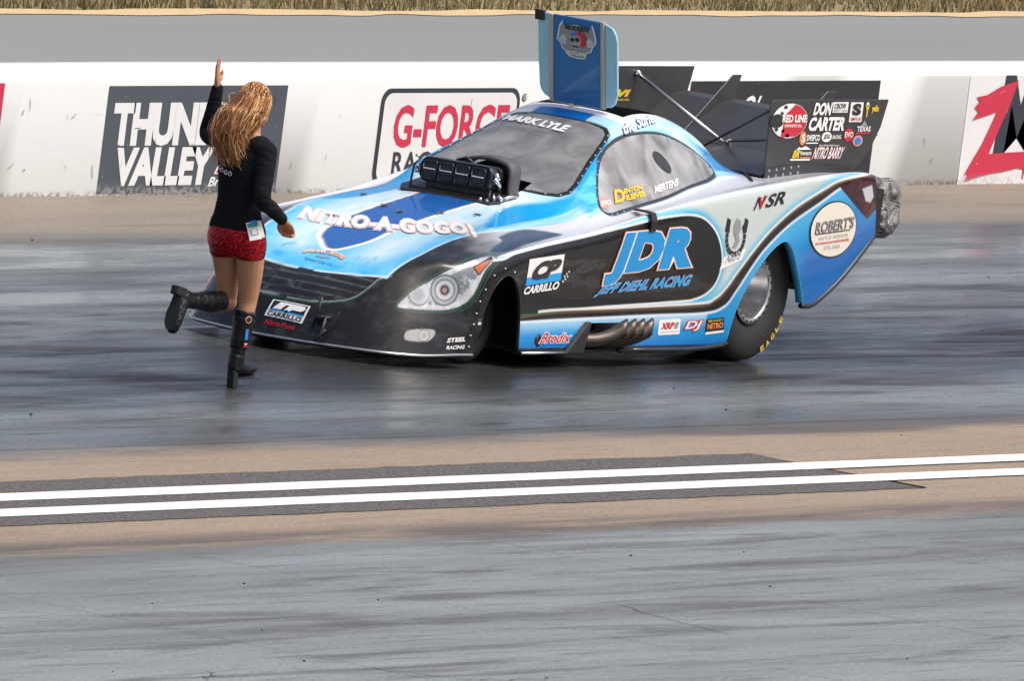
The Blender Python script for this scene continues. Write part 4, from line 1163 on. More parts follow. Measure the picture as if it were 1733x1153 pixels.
for i in range(4):
    y1 = .222 - i*.1115; y0 = y1 - .092
    op = [(1.044+.16*(z-1.0), y, z) for (y, z) in [(y0+ (y1-y0)*a, .962+.104*b) for a, b in rrect(.16, 4, .16)]]
    k = MB(); k.prism(op, (.010, 0, 0)); k.build("throttle_opening", MATS['mesh_screen'], INJ)
    fr_ = [np.array(p)+np.array((-.004, 0, 0)) for p in op]; k = MB(); k.tube(fr_ + [fr_[0]], .0055, 6); k.build("opening_rim", MATS['black_gloss'], INJ, True)
    for j in range(4):
        yy = y1 - .012 - j*.0205
        k = MB(); k.box((1.030, yy-.013, 1.0145), (1.040, yy, 1.0205)); k.build("shaft_mark", MATS['white_paint'], INJ)
k = MB(); k.prism([(1.02,.27,.905),(1.02,-.27,.905),(1.28,-.24,.95),(1.28,.24,.95)], (0, 0, -.03)); k.build("burst_panel", MATS['black_satin'], INJ)
k = MB(); k.prism([(.985,.325,.868),(.985,-.29,.866),(1.05,-.32,.880),(1.26,-.31,.92),(1.30,.36,.93),(1.06,.37,.885)], (0, 0, .016)); bevel(k.build("base_flange", MATS['black_carbon'], INJ), .004)
k = MB(); k.box((1.06, -.20, .87), (1.30, .20, .96)); k.build("throat", MATS['black_satin'], INJ)
# throttle linkage and fuel fittings
for (pts, r, m) in (([(1.06,-.262,1.02),(1.10,-.275,.985),(1.12,-.268,.955)], .013, 'chrome'), ([(1.08,-.255,1.05),(1.09,-.272,1.01)], .016, 'chrome'), ([(1.05,-.25,.95),(1.02,-.26,.905),(1.04,-.27,.885)], .010, 'black_satin'), ([(1.07,-.26,.93),(1.05,-.285,.89)], .012, 'steel'),
                    ([(1.03,-.20,.905),(1.01,-.215,.885)], .012, 'chrome'), ([(1.03,-.24,.90),(1.015,-.26,.886)], .011, 'chrome'), ([(1.06,-.30,.925),(1.07,-.33,.90)], .012, 'chrome'), ([(1.05,.255,1.06),(1.03,.275,1.03),(1.03,.285,.95),(1.01,.275,.89)], .007, 'black_satin'), ([(1.05,.26,1.075),(1.05,.285,1.08)], .008, 'steel'), ([(1.10,-.30,.90),(1.16,-.32,.92),(1.24,-.33,.93)], .011, 'steel')):
    bar("throttle_linkage", pts, r, m, INJ, 8)
bar("hat_strap", [(1.15, .06, 1.083), (1.15, .0, 1.105), (1.15, -.05, 1.083)], .011, 'black_satin', INJ)
# cowl: an arch that shields the windshield
cw = smooth_poly([(.10, 1.02), (.05, 1.085), (-.03, 1.112), (-.12, 1.118), (-.19, 1.110), (-.245, 1.092), (-.270, 1.05), (-.278, .97), (-.290, .905)], 5, False)
v = []; f = []
for (y, z) in cw:
    zz = z
    v += [(1.20 + .12*(zz-.95), y, zz), (1.30 + .25*(zz-.95), y*1.0, zz + .006)]
for i in range(len(cw)-1): f.append((2*i, 2*i+2, 2*i+3, 2*i+1))
mat('cowl_grey', (.085, .085, .088), .6, noise=(20, .3))
o = mesh("injector_cowl", v, f, MATS['cowl_grey'], CAR, True); m_ = o.modifiers.new("thickness", 'SOLIDIFY'); m_.thickness = .022; m_.offset = 0
k = MB(); k.prism([(1.31,.08,.96),(1.31,-.27,.92),(1.335,-.255,1.06),(1.345,-.23,1.09),(1.345,-.03,1.10),(1.335,.04,1.07)], (.012, 0, 0)); k.build("cowl_back", MATS['black_satin'], CAR)
# hood pins
for p in [(.795,.451,.83), (.628,.2,.80), (.569,.051,.79), (.666,-.164,.81), (.772,-.354,.83)]:
    c, nn = on_body(p, .004); k = MB()
    k.box((c.x-.035, c.y-.006, c.z-.003), (c.x+.035, c.y+.006, c.z+.004)); k.box((c.x-.010, c.y-.022, c.z-.003), (c.x+.010, c.y+.022, c.z+.006)); k.build("hood_pin", MATS['steel'], CAR)
# body latch strap across the shoulder
k = MB(); pth = [(1.905,-.745,.902), (1.87,-.84,.905), (1.86,-.888,.900), (1.855,-.905,.86), (1.85,-.902,.80)]
v = []; f = []
for p in pth: v += [(p[0]-.03, p[1], p[2]), (p[0]+.03, p[1], p[2])]
for i in range(len(pth)-1): f.append((2*i, 2*i+1, 2*i+3, 2*i+2))
o = mesh("body_latch", v, f, MATS['black_satin'], CAR, False); o.modifiers.new("t", 'SOLIDIFY').thickness = .010
# front latch handle: upright bar, spindle and foot
LAT = empty("front_latch", (-.72 - CAR.location.x, -.27, .20), CAR)
bar("latch_lever", [(-.72,-.245,.17), (-.70,-.265,.34)], .010, 'black_satin', LAT, 8); bar("latch_spindle", [(-.73,-.262,.225), (-.68,-.30,.225), (-.66,-.31,.225)], .015, 'black_satin', LAT, 10)
bar("latch_arm", [(-.70,-.308,.235), (-.73,-.312,.165), (-.76,-.316,.11)], .011, 'black_satin', LAT, 8); bar("latch_foot", [(-.745,-.345,.165), (-.765,-.31,.12), (-.775,-.295,.095)], .008, 'black_satin', LAT, 8)
bar("latch_cable", smooth_poly([(-.70,-.25,.19),(-.74,-.27,.165),(-.74,-.31,.16),(-.70,-.355,.20),(-.66,-.37,.27)], 4, False), .0035, 'black_satin', LAT, 6)
bar("antenna_wire", [(-.70, .03, .155), (-.60, -.08, .35)], .003, 'black_satin', CAR, 6); bar("stay_wire", [(-.66,.30,.30), (-.72,.20,.19)], .006, 'steel', CAR, 6)

# ---- rear spoiler: ramp, spill plates, fins, struts
SP = empty("rear_spoiler", (4.1 - CAR.location.x, 0, 1.09), CAR)
def spoiler_mat():
    k = NB('spoiler_black'); a = k.noise(k.mapping((2, .6, 2)), 1.5, 5); g = k.noise(k.obj, 40, 3)
    c = k.mix(a, (.020, .021, .023), (.055, .055, .057)); c = k.mix(k.math('MULTIPLY', g, .3), c, (.035, .034, .034)); return k.set(c, .42)
spoiler_mat()
k = MB(); k.prism([(3.42,-.68,1.095),(4.10,-.68,1.17),(4.60,-.68,1.385),(4.72,-.68,1.40),(4.72,-.68,1.37),(4.40,-.68,1.10),(3.42,-.68,1.085)], (0, 1.36, 0)); k.build("wing_panel", MATS['spoiler_black'], SP)
def plate(poly, y, th, name, m='spoiler_black'):
    k = MB(); k.prism([(x, y, z) for x, z in poly], (0, th, 0)); return bevel(k.build(name, MATS[m], SP), .003, 1)
PLATE = [(3.445,1.065),(3.43,1.30),(3.415,1.50),(3.425,1.535),(3.47,1.548),(4.81,1.545),(4.755,1.38),(4.66,1.24),(4.50,1.115),(4.44,1.112)]
NP_ = plate(PLATE, -.69, .010, "spill_plate"); FP_ = plate(PLATE, .68, .010, "spill_plate")
for y in (-.335, .335): plate([(4.14,1.18),(4.68,1.545),(4.785,1.545),(4.715,1.37),(4.60,1.34),(4.40,1.24)], y-.004, .008, "spoiler_fin")
k = MB(); k.prism([(3.43,-.692,1.065),(3.43,-.692,1.135),(3.95,-.692,1.165),(4.30,-.692,1.155),(4.44,-.692,1.135),(4.44,-.692,1.10)], (0, -.006, 0)); k.build("mounting_strip", MATS['black_carbon'], SP)
for i in range(5):
    for j in range(2):
        k = MB(); x = 3.475 + i*.085; z = 1.085 + i*.006 + j*.036; k.lathe([(0, .009), (-.004, .008), (-.004, .0005)], (x, -.698, z), 'y', 8); k.build("bolt", MATS['aluminium'], NP_)
JT = (4.13, 0, 1.20)
bar("strut", [(4.09, .0, 1.185), (4.125, .675, 1.505)], .012, 'aluminium', SP, 10); bar("strut_end", [(4.12,.66,1.497), (4.13,.682,1.512)], .022, 'chrome', SP, 10)
bar("strut", [(4.145, 0, 1.19), (3.416, -.685, 1.303)], .007, 'black_satin', SP, 8); bar("strut", [(3.90, .02, 1.16), (3.42, -.685, 1.481)], .007, 'black_satin', SP, 8)
bar("strut_end", [(4.12,-.01,1.185), (4.17,-.01,1.195)], .016, 'chrome', SP, 8)
bar("release_cable", smooth_poly([(4.15,0,1.19),(4.12,-.08,1.155),(4.06,-.15,1.155),(4.0,-.22,1.14),(3.7,-.30,1.105)], 5, False), .006, 'black_satin', SP, 6)
bar("deck_strap", [(3.46,-.52,1.088), (3.33,-.64,1.080), (3.20,-.75,1.072)], .010, 'black_satin', CAR, 6)

# ---- parachute packs
def bag_mat():
    k = NB('chute_bag'); a = k.noise(k.obj, 7, 4, .6, 1.2); c = k.mix(k.step(.35, .65, a), (.10, .098, .095), (.34, .335, .32)); k.b.inputs["Metallic"].default_value = .25
    k.set(c, .45); k.bump(k.noise(k.obj, 7, 3, .5, 2.0), 1.0, .08); return k.m
bag_mat()
for y in (-.60, .60):
    bm = bmesh.new(); bmesh.ops.create_icosphere(bm, subdivisions=5, radius=1)
    P = np.array([q.co for q in bm.verts])
    sg = np.sign(P)*np.abs(P)**.72
    d = 1 + .30*(fnoise(P+5, 1.6, 31, 2)-.5) + .16*(vnoise(P*np.array((1, 1, 2.0)), 2.6, 7)-.5)
    V = sg*np.array((.165, .12, .175))*d[:, None] + np.array((5.0, y, .885))
    fs = [tuple(q.index for q in f_.verts) for f_ in bm.faces]; bm.free()
    mesh("parachute_pack", V, fs, MATS['chute_bag'], CAR, True)
    bar("parachute_mount", [(4.24, y, .95), (4.86, y, .93)], .022, 'black_satin')
    k = MB(); k.prism([(4.60,y-.10,.70),(4.86,y-.10,.70),(4.88,y-.10,1.0),(4.60,y-.10,1.02)], (0, .20, 0)); k.build("parachute_tray", MATS['black_satin'], CAR)
bar("axle_end", [(3.50,-.80,.47), (3.66,-.86,.46)], .022, 'black_satin')
# ================================================================ car: sponsors' lettering on the shell
def sd(pts):
    return [np.array(p, float) + (np.array((.06, 0, .004)) if (p[1] < -.83 and p[0] > .2) else np.array((0, -.036, .003)) if p[0] < 1.2 else np.array((.05, 0, .002))) for p in pts]
B = BODY
# side: white square with black CP and blue bar
q = sd([(.441,-.896,.487),(.458,-.89,.643),(.855,-.884,.668),(.844,-.885,.513)])
put_poly([(0,.30),(0,1),(1,1),(1,.30)], q, 'decal_white', B, label="white sponsor square with black letters CP and blue bar")
put_poly([(0,.0),(0,.30),(1,.30),(1,.0)], q, 'decal_sky', B)
def sub(q, a, b, c, d): return [bilinear(q, s, t) for s, t in ((a, c), (a, d), (b, d), (b, c))]
put_text("CP", [bilinear(q, *st) for st in ((.06,.16),(.24,.86),(1.0,.86),(.80,.16))], 'decal_black', B, bold=.075, shear=0, lift=.006, cuts=1, spacing=.95)
put_text("CARRILLO", sd([(.427,-.895,.433),(.436,-.896,.481),(.838,-.885,.510),(.831,-.885,.462)]), 'decal_white', B, bold=.045, shear=.15)
for i in range(3):
    for j in range(2): put_poly(ring(6, .5), [np.array((.925+i*.022+j*.012+a, -.886, .505+i*.014+j*.03+b)) for a, b in ((0,0),(0,.012),(.018,.012),(.018,0))], 'decal_white', B)
# front: framed CP sticker
q = sd([(-.731,.123,.176),(-.673,.112,.271),(-.670,-.142,.272),(-.733,-.136,.169)])
put_poly(RECT, q, 'decal_white', B, label="framed CARRILLO sticker on the black nose")
put_poly([(.05,.42),(.05,.94),(.95,.94),(.95,.42)], q, 'decal_black', B, lift=.005)
put_poly([(.12,.46),(.25,.88),(.60,.88),(.56,.76),(.42,.76),(.34,.46)], q, 'decal_white', B, lift=.007); put_poly([(.42,.46),(.55,.88),(.90,.88),(.93,.70),(.84,.56),(.62,.56),(.58,.46)], q, 'decal_white', B, lift=.007)
put_poly([(.04,.34),(.04,.41),(.96,.41),(.96,.34)], q, 'decal_sky', B, lift=.006)
put_text("CARRILLO", sub(q, .05, .95, .05, .30), 'decal_black', B, bold=.035, lift=.006)
put_poly(ring(12, .5), sub(q, .46, .54, .33, .50), 'decal_black', B, lift=.009)
put_text("Nitro Punk", sd([(-.754,.105,.128),(-.741,.108,.158),(-.745,-.109,.152),(-.757,-.111,.124)]), 'decal_red', B, bold=.012, shear=.35)
put_text("STEEL", sd([(-.200,-.828,.158),(-.192,-.823,.184),(-.034,-.854,.192),(-.038,-.856,.166)]), 'decal_white', B, bold=.04, shear=.15, lift=.004)
put_text("RACING", sd([(-.204,-.831,.118),(-.198,-.828,.140),(-.038,-.856,.144),(-.044,-.858,.122)]), 'decal_white', B, bold=.03, shear=.1, lift=.004)
# side: big blue JDR with white and copper outline
q = sd([(1.348,-.89,.500),(1.48,-.887,.765),(2.257,-.911,.803),(2.18,-.913,.535)])
outlined("JDR", q, [(.105, 'decal_orange'), (.090, 'decal_white'), (.072, 'decal_jdr')], B, shear=.0, cuts=2, spacing=1.06, lift=.006)
q = sd([(1.235,-.889,.412),(1.330,-.89,.482),(2.285,-.917,.535),(2.235,-.915,.455)])
outlined("JEFF DIEHL RACING", q, [(.065, 'decal_pink'), (.040, 'decal_sky')], B, shear=.0, spacing=1.08, lift=.006)
# NSR
q = sd([(2.812,-.967,.925),(2.84,-.962,1.0),(3.150,-.985,1.045),(3.126,-.992,.965)])
put_text("N", sub(q, 0, .30, 0, 1), 'decal_black', B, bold=.02, shear=.2); put_text("V", sub(q, .10, .36, .02, .98), 'decal_red', B, bold=.02, shear=.1, lift=.006)
put_text("SR", sub(q, .36, 1, 0, 1), 'decal_black', B, bold=.025, shear=.2)
# horseshoe emblem with ribbon
for i in range(15):
    a = radians(150 + i*240/14); a2 = radians(150 + (i+1)*240/14)
    cx_, cz_ = 2.725, .768
    def hp(an, r): return np.array((cx_ + r*.088*cos(an), -.962, cz_ + r*.105*sin(an)))
    put_poly(RECT, [hp(a, .82), hp(a, 1.12), hp(a2-.04, 1.12), hp(a2-.04, .82)], 'decal_black', B, cuts=0)
for s in (-1, 1): put_poly([(0,0),(.3,1),(1,.8),(.8,0)], [np.array((2.725+s*.085+d, -.962, .80+h)) for d, h in ((-.025,0),(-.025,.085),(.025,.085),(.025,0))], 'decal_black', B, cuts=0)
put_poly([(.2,0),(.5,.25),(.25,.5),(.2,.8),(.45,1),(.8,.9),(.85,.6),(.7,.45),(.85,.25),(.6,.0)], sd([(2.615,-.962,.70),(2.615,-.955,.88),(2.72,-.965,.88),(2.72,-.972,.70)]), 'decal_grey', B)
put_poly([(0,.0),(.12,.62),(1,1),(.86,.45)], sd([(2.545,-.945,.565),(2.545,-.945,.69),(2.775,-.972,.70),(2.775,-.972,.575)]), 'decal_white', B)
put_text("Nitro", sd([(2.585,-.95,.602),(2.60,-.95,.655),(2.735,-.965,.685),(2.72,-.968,.635)]), 'decal_grey', B, bold=.01, shear=.3, lift=.005)
# round white disc on the tail quarter
c0 = np.array((3.742,-1.002,.806))
q = sd([(3.458,-1.002,.633),(3.450,-1.003,.975),(4.022,-.990,.980),(4.030,-.990,.640)])
put_poly(ring(40, .505), q, 'decal_black', B, lift=.003, cuts=3, label="round white sponsor disc on the blue rear quarter"); put_poly(ring(40, .480), q, 'decal_cream', B, lift=.006, cuts=3)
q2 = sd([(3.515,-1.003,.786),(3.512,-1.002,.852),(3.975,-.994,.882),(3.978,-.994,.816)])
outlined("ROBERT'S", q2, [(.030, 'decal_black'), (.0, 'decal_grey')], B, shear=.12, lift=.009, spacing=1.02)
put_poly(RECT, sd([(3.515,-1.0,.776),(3.515,-1.0,.782),(3.94,-.994,.806),(3.94,-.994,.800)]), 'decal_black', B, lift=.009)
put_text("AUTO REPAIR", sd([(3.56,-1.003,.742),(3.56,-1.002,.762),(3.92,-.994,.783),(3.92,-.994,.763)]), 'decal_grey', B, lift=.009, spacing=1.3)
put_text("THE THORNTON AUTO SERVICE MASTERS", sd([(3.53,-1.003,.714),(3.53,-1.002,.728),(3.94,-.994,.752),(3.94,-.994,.738)]), 'decal_red', B, bold=.03, lift=.009)
put_text("373-1504", sd([(3.64,-1.003,.684),(3.64,-1.002,.706),(3.83,-.994,.717),(3.83,-.994,.695)]), 'decal_grey', B, lift=.009)
# rocker stickers
q = sd([(1.99,-.91,.177),(1.995,-.906,.267),(2.224,-.914,.276),(2.229,-.917,.181)])
put_poly(rrect(.08, 3, .10), q, 'decal_white', B); put_text("XRP", sub(q, .10, .72, .38, .80), 'decal_red', B, bold=.04, shear=.25, lift=.006); put_poly([(.0,0),(.3,1),(1,1),(.7,0)], sub(q, .72, .92, .40, .78), 'decal_grey', B, lift=.006); put_text("XTREME RACING PRODUCTS", sub(q, .06, .94, .16, .24), 'decal_grey', B, lift=.006)
outlined("DJ", sd([(2.275,-.918,.198),(2.30,-.918,.258),(2.445,-.929,.264),(2.425,-.928,.204)]), [(.10, 'decal_red'), (.02, 'decal_white')], B, shear=.1, lift=.004)
q = sd([(2.50,-.932,.173),(2.487,-.933,.272),(2.657,-.953,.284),(2.678,-.95,.188)])
put_poly([(0,.2),(1,.2),(1,1),(0,1)], q, 'decal_black', B); put_poly([(0,.05),(1,.05),(1,.2),(0,.2)], q, 'decal_white', B); put_text("NITRO", sub(q, .06, .94, .36, .72), 'decal_orange', B, bold=.05, lift=.006); put_text("BIG DADDY", sub(q, .1, .9, .80, .93), 'decal_yellow', B, bold=.02, lift=.006)
q = sd([(.675,-.896,.148),(.72,-.89,.205),(1.03,-.893,.200),(1.008,-.897,.148)])
outlined("Brodix", q, [(.07, 'decal_white'), (.02, 'decal_red')], B, shear=.2, lift=.004); put_poly(RECT, sd([(.72,-.896,.136),(.72,-.896,.146),(1.0,-.896,.146),(1.0,-.896,.136)]), 'decal_blue', B, cuts=0)
put_poly([(.35,0),(.65,0),(.65,.35),(1,.35),(1,.65),(.65,.65),(.65,1),(.35,1),(.35,.65),(0,.65),(0,.35),(.35,.35)], sd([(.625,-.896,.125),(.625,-.894,.20),(.70,-.894,.20),(.70,-.896,.125)]), 'decal_black', B)
put_text("Motorsport", sd([(1.79,-.906,.160),(1.79,-.905,.172),(1.93,-.908,.174),(1.93,-.909,.162)]), 'decal_red', B, bold=.02)
# hood script and small logo
q = sd([(.115,.49,.70),(.275,.565,.74),(.545,-.40,.79),(.335,-.595,.755)])
outlined("NITRO-A-GOGO!", q, [(.115, 'decal_white'), (.088, 'decal_pink'), (.058, 'decal_white')], B, shear=.25, lift=.003, cuts=1, spacing=1.12)
for i, ch in enumerate("FRANK STOYS"):
    if ch == ' ': continue
    t0, t1 = i/11, (i+1)/11
    def fp(t, o): y = .132-.26*t; return np.array((-.318 + o*.045 + .05*(1-(2*t-1)**2), y, .55))
    outlined(ch, [fp(t0, 0), fp(t0, 1), fp(t1, 1), fp(t1, 0)], [(.09, 'decal_orange'), (.02, 'decal_cream')], B, lift=.004, cuts=0)
put_text("Speed City Co.", sd([(-.395,.108,.503),(-.355,.132,.52),(-.385,-.085,.509),(-.42,-.105,.492)]), 'decal_teal', B, bold=.01, shear=.3)
put_poly([(0,.4),(.3,.8),(.5,.4),(.7,.8),(1,.4),(.6,.1),(.4,.1)], sd([(-.335,.085,.53),(-.305,.085,.54),(-.305,-.025,.54),(-.335,-.025,.53)]), 'decal_grey', B)
# roof side, windshield and side window
outlined("the Surfer", sd([(2.165,-.408,1.285),(2.225,-.352,1.335),(2.62,-.335,1.40),(2.545,-.402,1.36)]), [(.045, 'decal_blue'), (.022, 'decal_white')], B, shear=.1, lift=.010)
put_text("MARK LYLE", sd([(2.02,.335,1.25),(2.085,.338,1.275),(2.045,-.13,1.28),(1.965,-.14,1.245)]), 'decal_white', CAR, bold=.05, shear=.25, lift=.010)
outlined("D", sd([(1.747,-.663,.932),(1.795,-.612,.992),(1.89,-.613,1.003),(1.85,-.663,.94)]), [(.06, 'decal_orange'), (.03, 'decal_yellow')], CAR, lift=.006)
put_text("ENTON", sd([(1.875,-.635,.978),(1.90,-.612,1.005),(2.10,-.614,1.028),(2.08,-.635,1.003)]), 'decal_yellow', CAR, bold=.05, lift=.006)
put_text("SLEEVES", sd([(1.865,-.663,.944),(1.88,-.64,.970),(2.09,-.64,.995),(2.072,-.663,.962)]), 'decal_yellow', CAR, bold=.05, lift=.006)
put_poly(ring(20, .5), sd([(1.555,-.672,.888),(1.61,-.62,.955),(1.725,-.63,.965),(1.68,-.673,.90)]), 'decal_pink', CAR, lift=.004); put_text("EVO", sd([(1.585,-.66,.908),(1.605,-.64,.935),(1.705,-.645,.945),(1.685,-.662,.915)]), 'decal_white', CAR, bold=.03, lift=.007)
put_text("MERTENS", sd([(2.18,-.655,.975),(2.21,-.63,1.015),(2.47,-.625,1.06),(2.44,-.655,1.02)]), 'decal_white', CAR, bold=.03, lift=.006)
put_poly(ring(24, .5, ry=.5), sd([(2.36,-.60,1.085),(2.30,-.53,1.215),(2.40,-.53,1.225),(2.46,-.60,1.09)]), 'decal_black', CAR, lift=.006, cuts=2, name="window_vent", label="black oval vent in the side window")
bar("window_stay", [(2.50,-.55,1.16), (2.95,-.50,1.185)], .006, 'black_satin'); bar("window_stay", [(2.52,-.60,1.085), (2.98,-.58,1.13)], .006, 'black_satin')

# ---- near spill plate, sponsors in white, red and yellow
def pq(x0, z0, x1, z1, lean=.0, rise=0.0):
    x0 -= .07; x1 -= .07
    return [np.array(p) for p in ((x0, -.691, z0), (x0+lean, -.691, z1), (x1+lean, -.691, z1+rise), (x1, -.691, z0+rise))]
PK = dict(snap=False, cuts=0)
q = pq(3.51, 1.315, 3.93, 1.525)
put_poly(ring(32, .5), q, 'decal_white', NP_, lift=.003, label="round red and white gauge sticker on the spill plate", **PK)
put_poly([(.30,.02)] + [(.5+.485*cos(t), .5+.485*sin(t)) for t in np.linspace(-1.15, 1.35, 18)] + [(.32,.62),(.34,.42)], q, 'decal_red', NP_, lift=.005, **PK)
for i in range(7):
    for j in range(2):
        a = radians(105 + i*26); r = .47 - j*.10
        if (i+j) % 2 == 0: put_poly([(.5+r*cos(a), .5+r*sin(a)), (.5+r*cos(a+.22), .5+r*sin(a+.22)), (.5+(r-.09)*cos(a+.22), .5+(r-.09)*sin(a+.22)), (.5+(r-.09)*cos(a), .5+(r-.09)*sin(a))], q, 'decal_black', NP_, lift=.005, **PK)
put_poly(ring(16, .20, (.14, .50)), q, 'decal_black', NP_, lift=.006, **PK)
put_text("RED LINE", sub(q, .28, .96, .46, .68), 'decal_white', NP_, bold=.04, lift=.008, **PK); put_text("SYNTHETIC OIL", sub(q, .36, .84, .32, .40), 'decal_white', NP_, bold=.03, lift=.008, **PK)
put_text("DON", pq(3.985, 1.452, 4.19, 1.530, .02), 'decal_white', NP_, bold=.045, lift=.004, **PK); put_text("CARTER", pq(3.945, 1.358, 4.375, 1.442, .02), 'decal_white', NP_, bold=.045, lift=.004, **PK)
q = pq(4.215, 1.468, 4.395, 1.532); put_poly(RECT, q, 'decal_white', NP_, **PK); put_text("CROW", sub(q, .08, .85, .38, .88), 'decal_black', NP_, bold=.02, lift=.006, **PK); put_text("SAFETY GEAR", sub(q, .06, .94, .10, .28), 'decal_black', NP_, lift=.006, **PK)
q = pq(4.425, 1.410, 4.575, 1.530); put_poly(RECT, q, 'decal_white', NP_, **PK); put_text("S", sub(q, .15, .85, .34, .94), 'decal_black', NP_, bold=.06, lift=.006, **PK); put_text("SIMPSON", sub(q, .08, .92, .07, .25), 'decal_red', NP_, bold=.01, lift=.006, **PK)
put_text("Y", pq(4.60, 1.440, 4.655, 1.515), 'decal_yellow', NP_, bold=.05, **PK); put_poly(ring(10), pq(4.612, 1.512, 4.642, 1.532), 'decal_white', NP_, **PK); put_text("yello", pq(4.68, 1.462, 4.765, 1.512), 'decal_yellow', NP_, bold=.05, **PK)
put_text("TEXAS", pq(4.535, 1.352, 4.695, 1.385), 'decal_white', NP_, bold=.03, **PK); put_poly([(0,0),(.5,1),(1,0)], pq(4.575, 1.386, 4.655, 1.420), 'decal_grey', NP_, **PK); put_poly(RECT, pq(4.53, 1.338, 4.69, 1.348), 'decal_red', NP_, **PK)
put_poly(ring(20), pq(4.385, 1.292, 4.50, 1.372), 'decal_red', NP_, **PK); put_text("EVO", pq(4.392, 1.318, 4.495, 1.352), 'decal_cream', NP_, bold=.03, lift=.006, **PK)
put_poly(ring(20), pq(4.50, 1.262, 4.62, 1.330), 'decal_pink', NP_, **PK); put_poly(ring(20), pq(4.525, 1.275, 4.595, 1.317), 'decal_blue', NP_, lift=.006, **PK)
put_poly(ring(16), pq(3.865, 1.272, 3.945, 1.355), 'decal_orange', NP_, **PK); put_text("S", pq(3.885, 1.29, 3.925, 1.34), 'decal_white', NP_, bold=.04, lift=.006, **PK); put_text("SWEPCO", pq(3.95, 1.298, 4.105, 1.336), 'decal_white', NP_, bold=.03, **PK); put_poly(RECT, pq(3.95, 1.281, 4.09, 1.288), 'decal_white', NP_, **PK)
put_poly(ring(18), pq(4.125, 1.290, 4.245, 1.352), 'decal_white', NP_, **PK); put_text("JDG", pq(4.145, 1.303, 4.225, 1.338), 'decal_black', NP_, bold=.02, shear=.3, lift=.006, **PK); put_text("RACING", pq(4.255, 1.308, 4.355, 1.332), 'decal_white', NP_, bold=.02, **PK); put_text("Sport Racing Performance", pq(4.11, 1.262, 4.345, 1.276), 'decal_white', NP_, bold=.01, **PK)
put_text("BR", pq(3.80, 1.195, 3.885, 1.243, .02), 'decal_yellow', NP_, bold=.05, **PK); put_poly([(0,0),(.2,.7),(.35,.4),(.6,1),(.8,.5),(1,0)], pq(3.84, 1.245, 4.02, 1.268), 'decal_white', NP_, **PK); put_text("Motorsports", pq(3.895, 1.205, 4.025, 1.238), 'decal_white', NP_, bold=.02, **PK); put_poly(RECT, pq(3.785, 1.180, 4.02, 1.190), 'decal_white', NP_, **PK); put_poly(RECT, pq(3.90, 1.194, 4.02, 1.201), 'decal_orange', NP_, **PK)
outlined("NITRO BARRY", pq(4.04, 1.19, 4.385, 1.258, .03), [(.05, 'decal_red'), (.015, 'decal_white')], NP_, snap=False, cuts=0, lift=.003)
# far spill plate, yellow mark on its inner face
q = [np.array(p) for p in ((3.90,.679,1.335),(3.90,.679,1.405),(4.10,.679,1.405),(4.08,.679,1.335))]
put_text("VI", sub(q, .1, .9, .35, 1), 'decal_yellow', FP_, bold=.06, shear=.2, **PK); put_text("MECHANIX WEAR", sub(q, .05, .95, .0, .2), 'decal_yellow', FP_, bold=.02, **PK)
# ================================================================ the running woman
def skin_mat():
    k = NB('skin'); a = k.noise(k.obj, 7, 4); c = k.mix(a, (.42, .200, .100), (.54, .275, .145)); k.b.inputs["Subsurface Weight"].default_value = .08
    k.b.inputs["Subsurface Radius"].default_value = (.02, .01, .005); k.set(c, .5); k.bump(k.noise(k.obj, 60, 3), .05, .005); return k.m
skin_mat()
def knit():
    k = NB('black_knit'); a = k.noise(k.obj, 18, 5); c = k.mix(a, (.004, .0045, .007), (.009, .0095, .012)); k.set(c, .9); k.b.inputs['Specular IOR Level'].default_value = .2
    k.bump(k.noise(k.mapping((1, 1, 2.5)), 11, 4, .6, .8), .8, .03); return k.m
knit()
def sequin():
    k = NB('red_sequins'); v = k.n("ShaderNodeTexVoronoi"); v.inputs["Scale"].default_value = 130; k.l(k.obj, v.inputs["Vector"])
    sp = k.n("ShaderNodeSeparateColor"); k.l(v.outputs["Color"], sp.inputs[0])
    c = k.mix(sp.outputs[0], (.16, .001, .006), (.62, .006, .018)); k.set(c, .28); k.b.inputs["Metallic"].default_value = .55
    # each disc tilts its own way
    q = k.n("ShaderNodeVectorMath"); q.operation = 'SUBTRACT'; q.inputs[1].default_value = (.5, .5, .5); k.l(v.outputs["Color"], q.inputs[0])
    q2 = k.n("ShaderNodeVectorMath"); q2.operation = 'SCALE'; q2.inputs["Scale"].default_value = .75; k.l(q.outputs[0], q2.inputs[0])
    g = k.n("ShaderNodeNewGeometry"); q3 = k.n("ShaderNodeVectorMath"); q3.operation = 'ADD'; k.l(g.outputs["Normal"], q3.inputs[0]); k.l(q2.outputs[0], q3.inputs[1])
    q4 = k.n("ShaderNodeVectorMath"); q4.operation = 'NORMALIZE'; k.l(q3.outputs[0], q4.inputs[0]); k.l(q4.outputs[0], k.b.inputs["Normal"]); return k.m
sequin()
def leather():
    k = NB('black_leather'); k.set((.006, .006, .007), .32); k.bump(k.noise(k.mapping((1, 1, 1)), 22, 4, .6, 1.2), .55, .02); k.b.inputs['Specular IOR Level'].default_value = .35; return k.m
leather(); mat('boot_sole', (.012, .012, .012), .7)

HIPX = -3.15
PERSON = empty("person", (-3.10, -1.20, 0))
tag(PERSON, "running woman in black top, red sequin shorts and tall boots, one hand raised", "person")

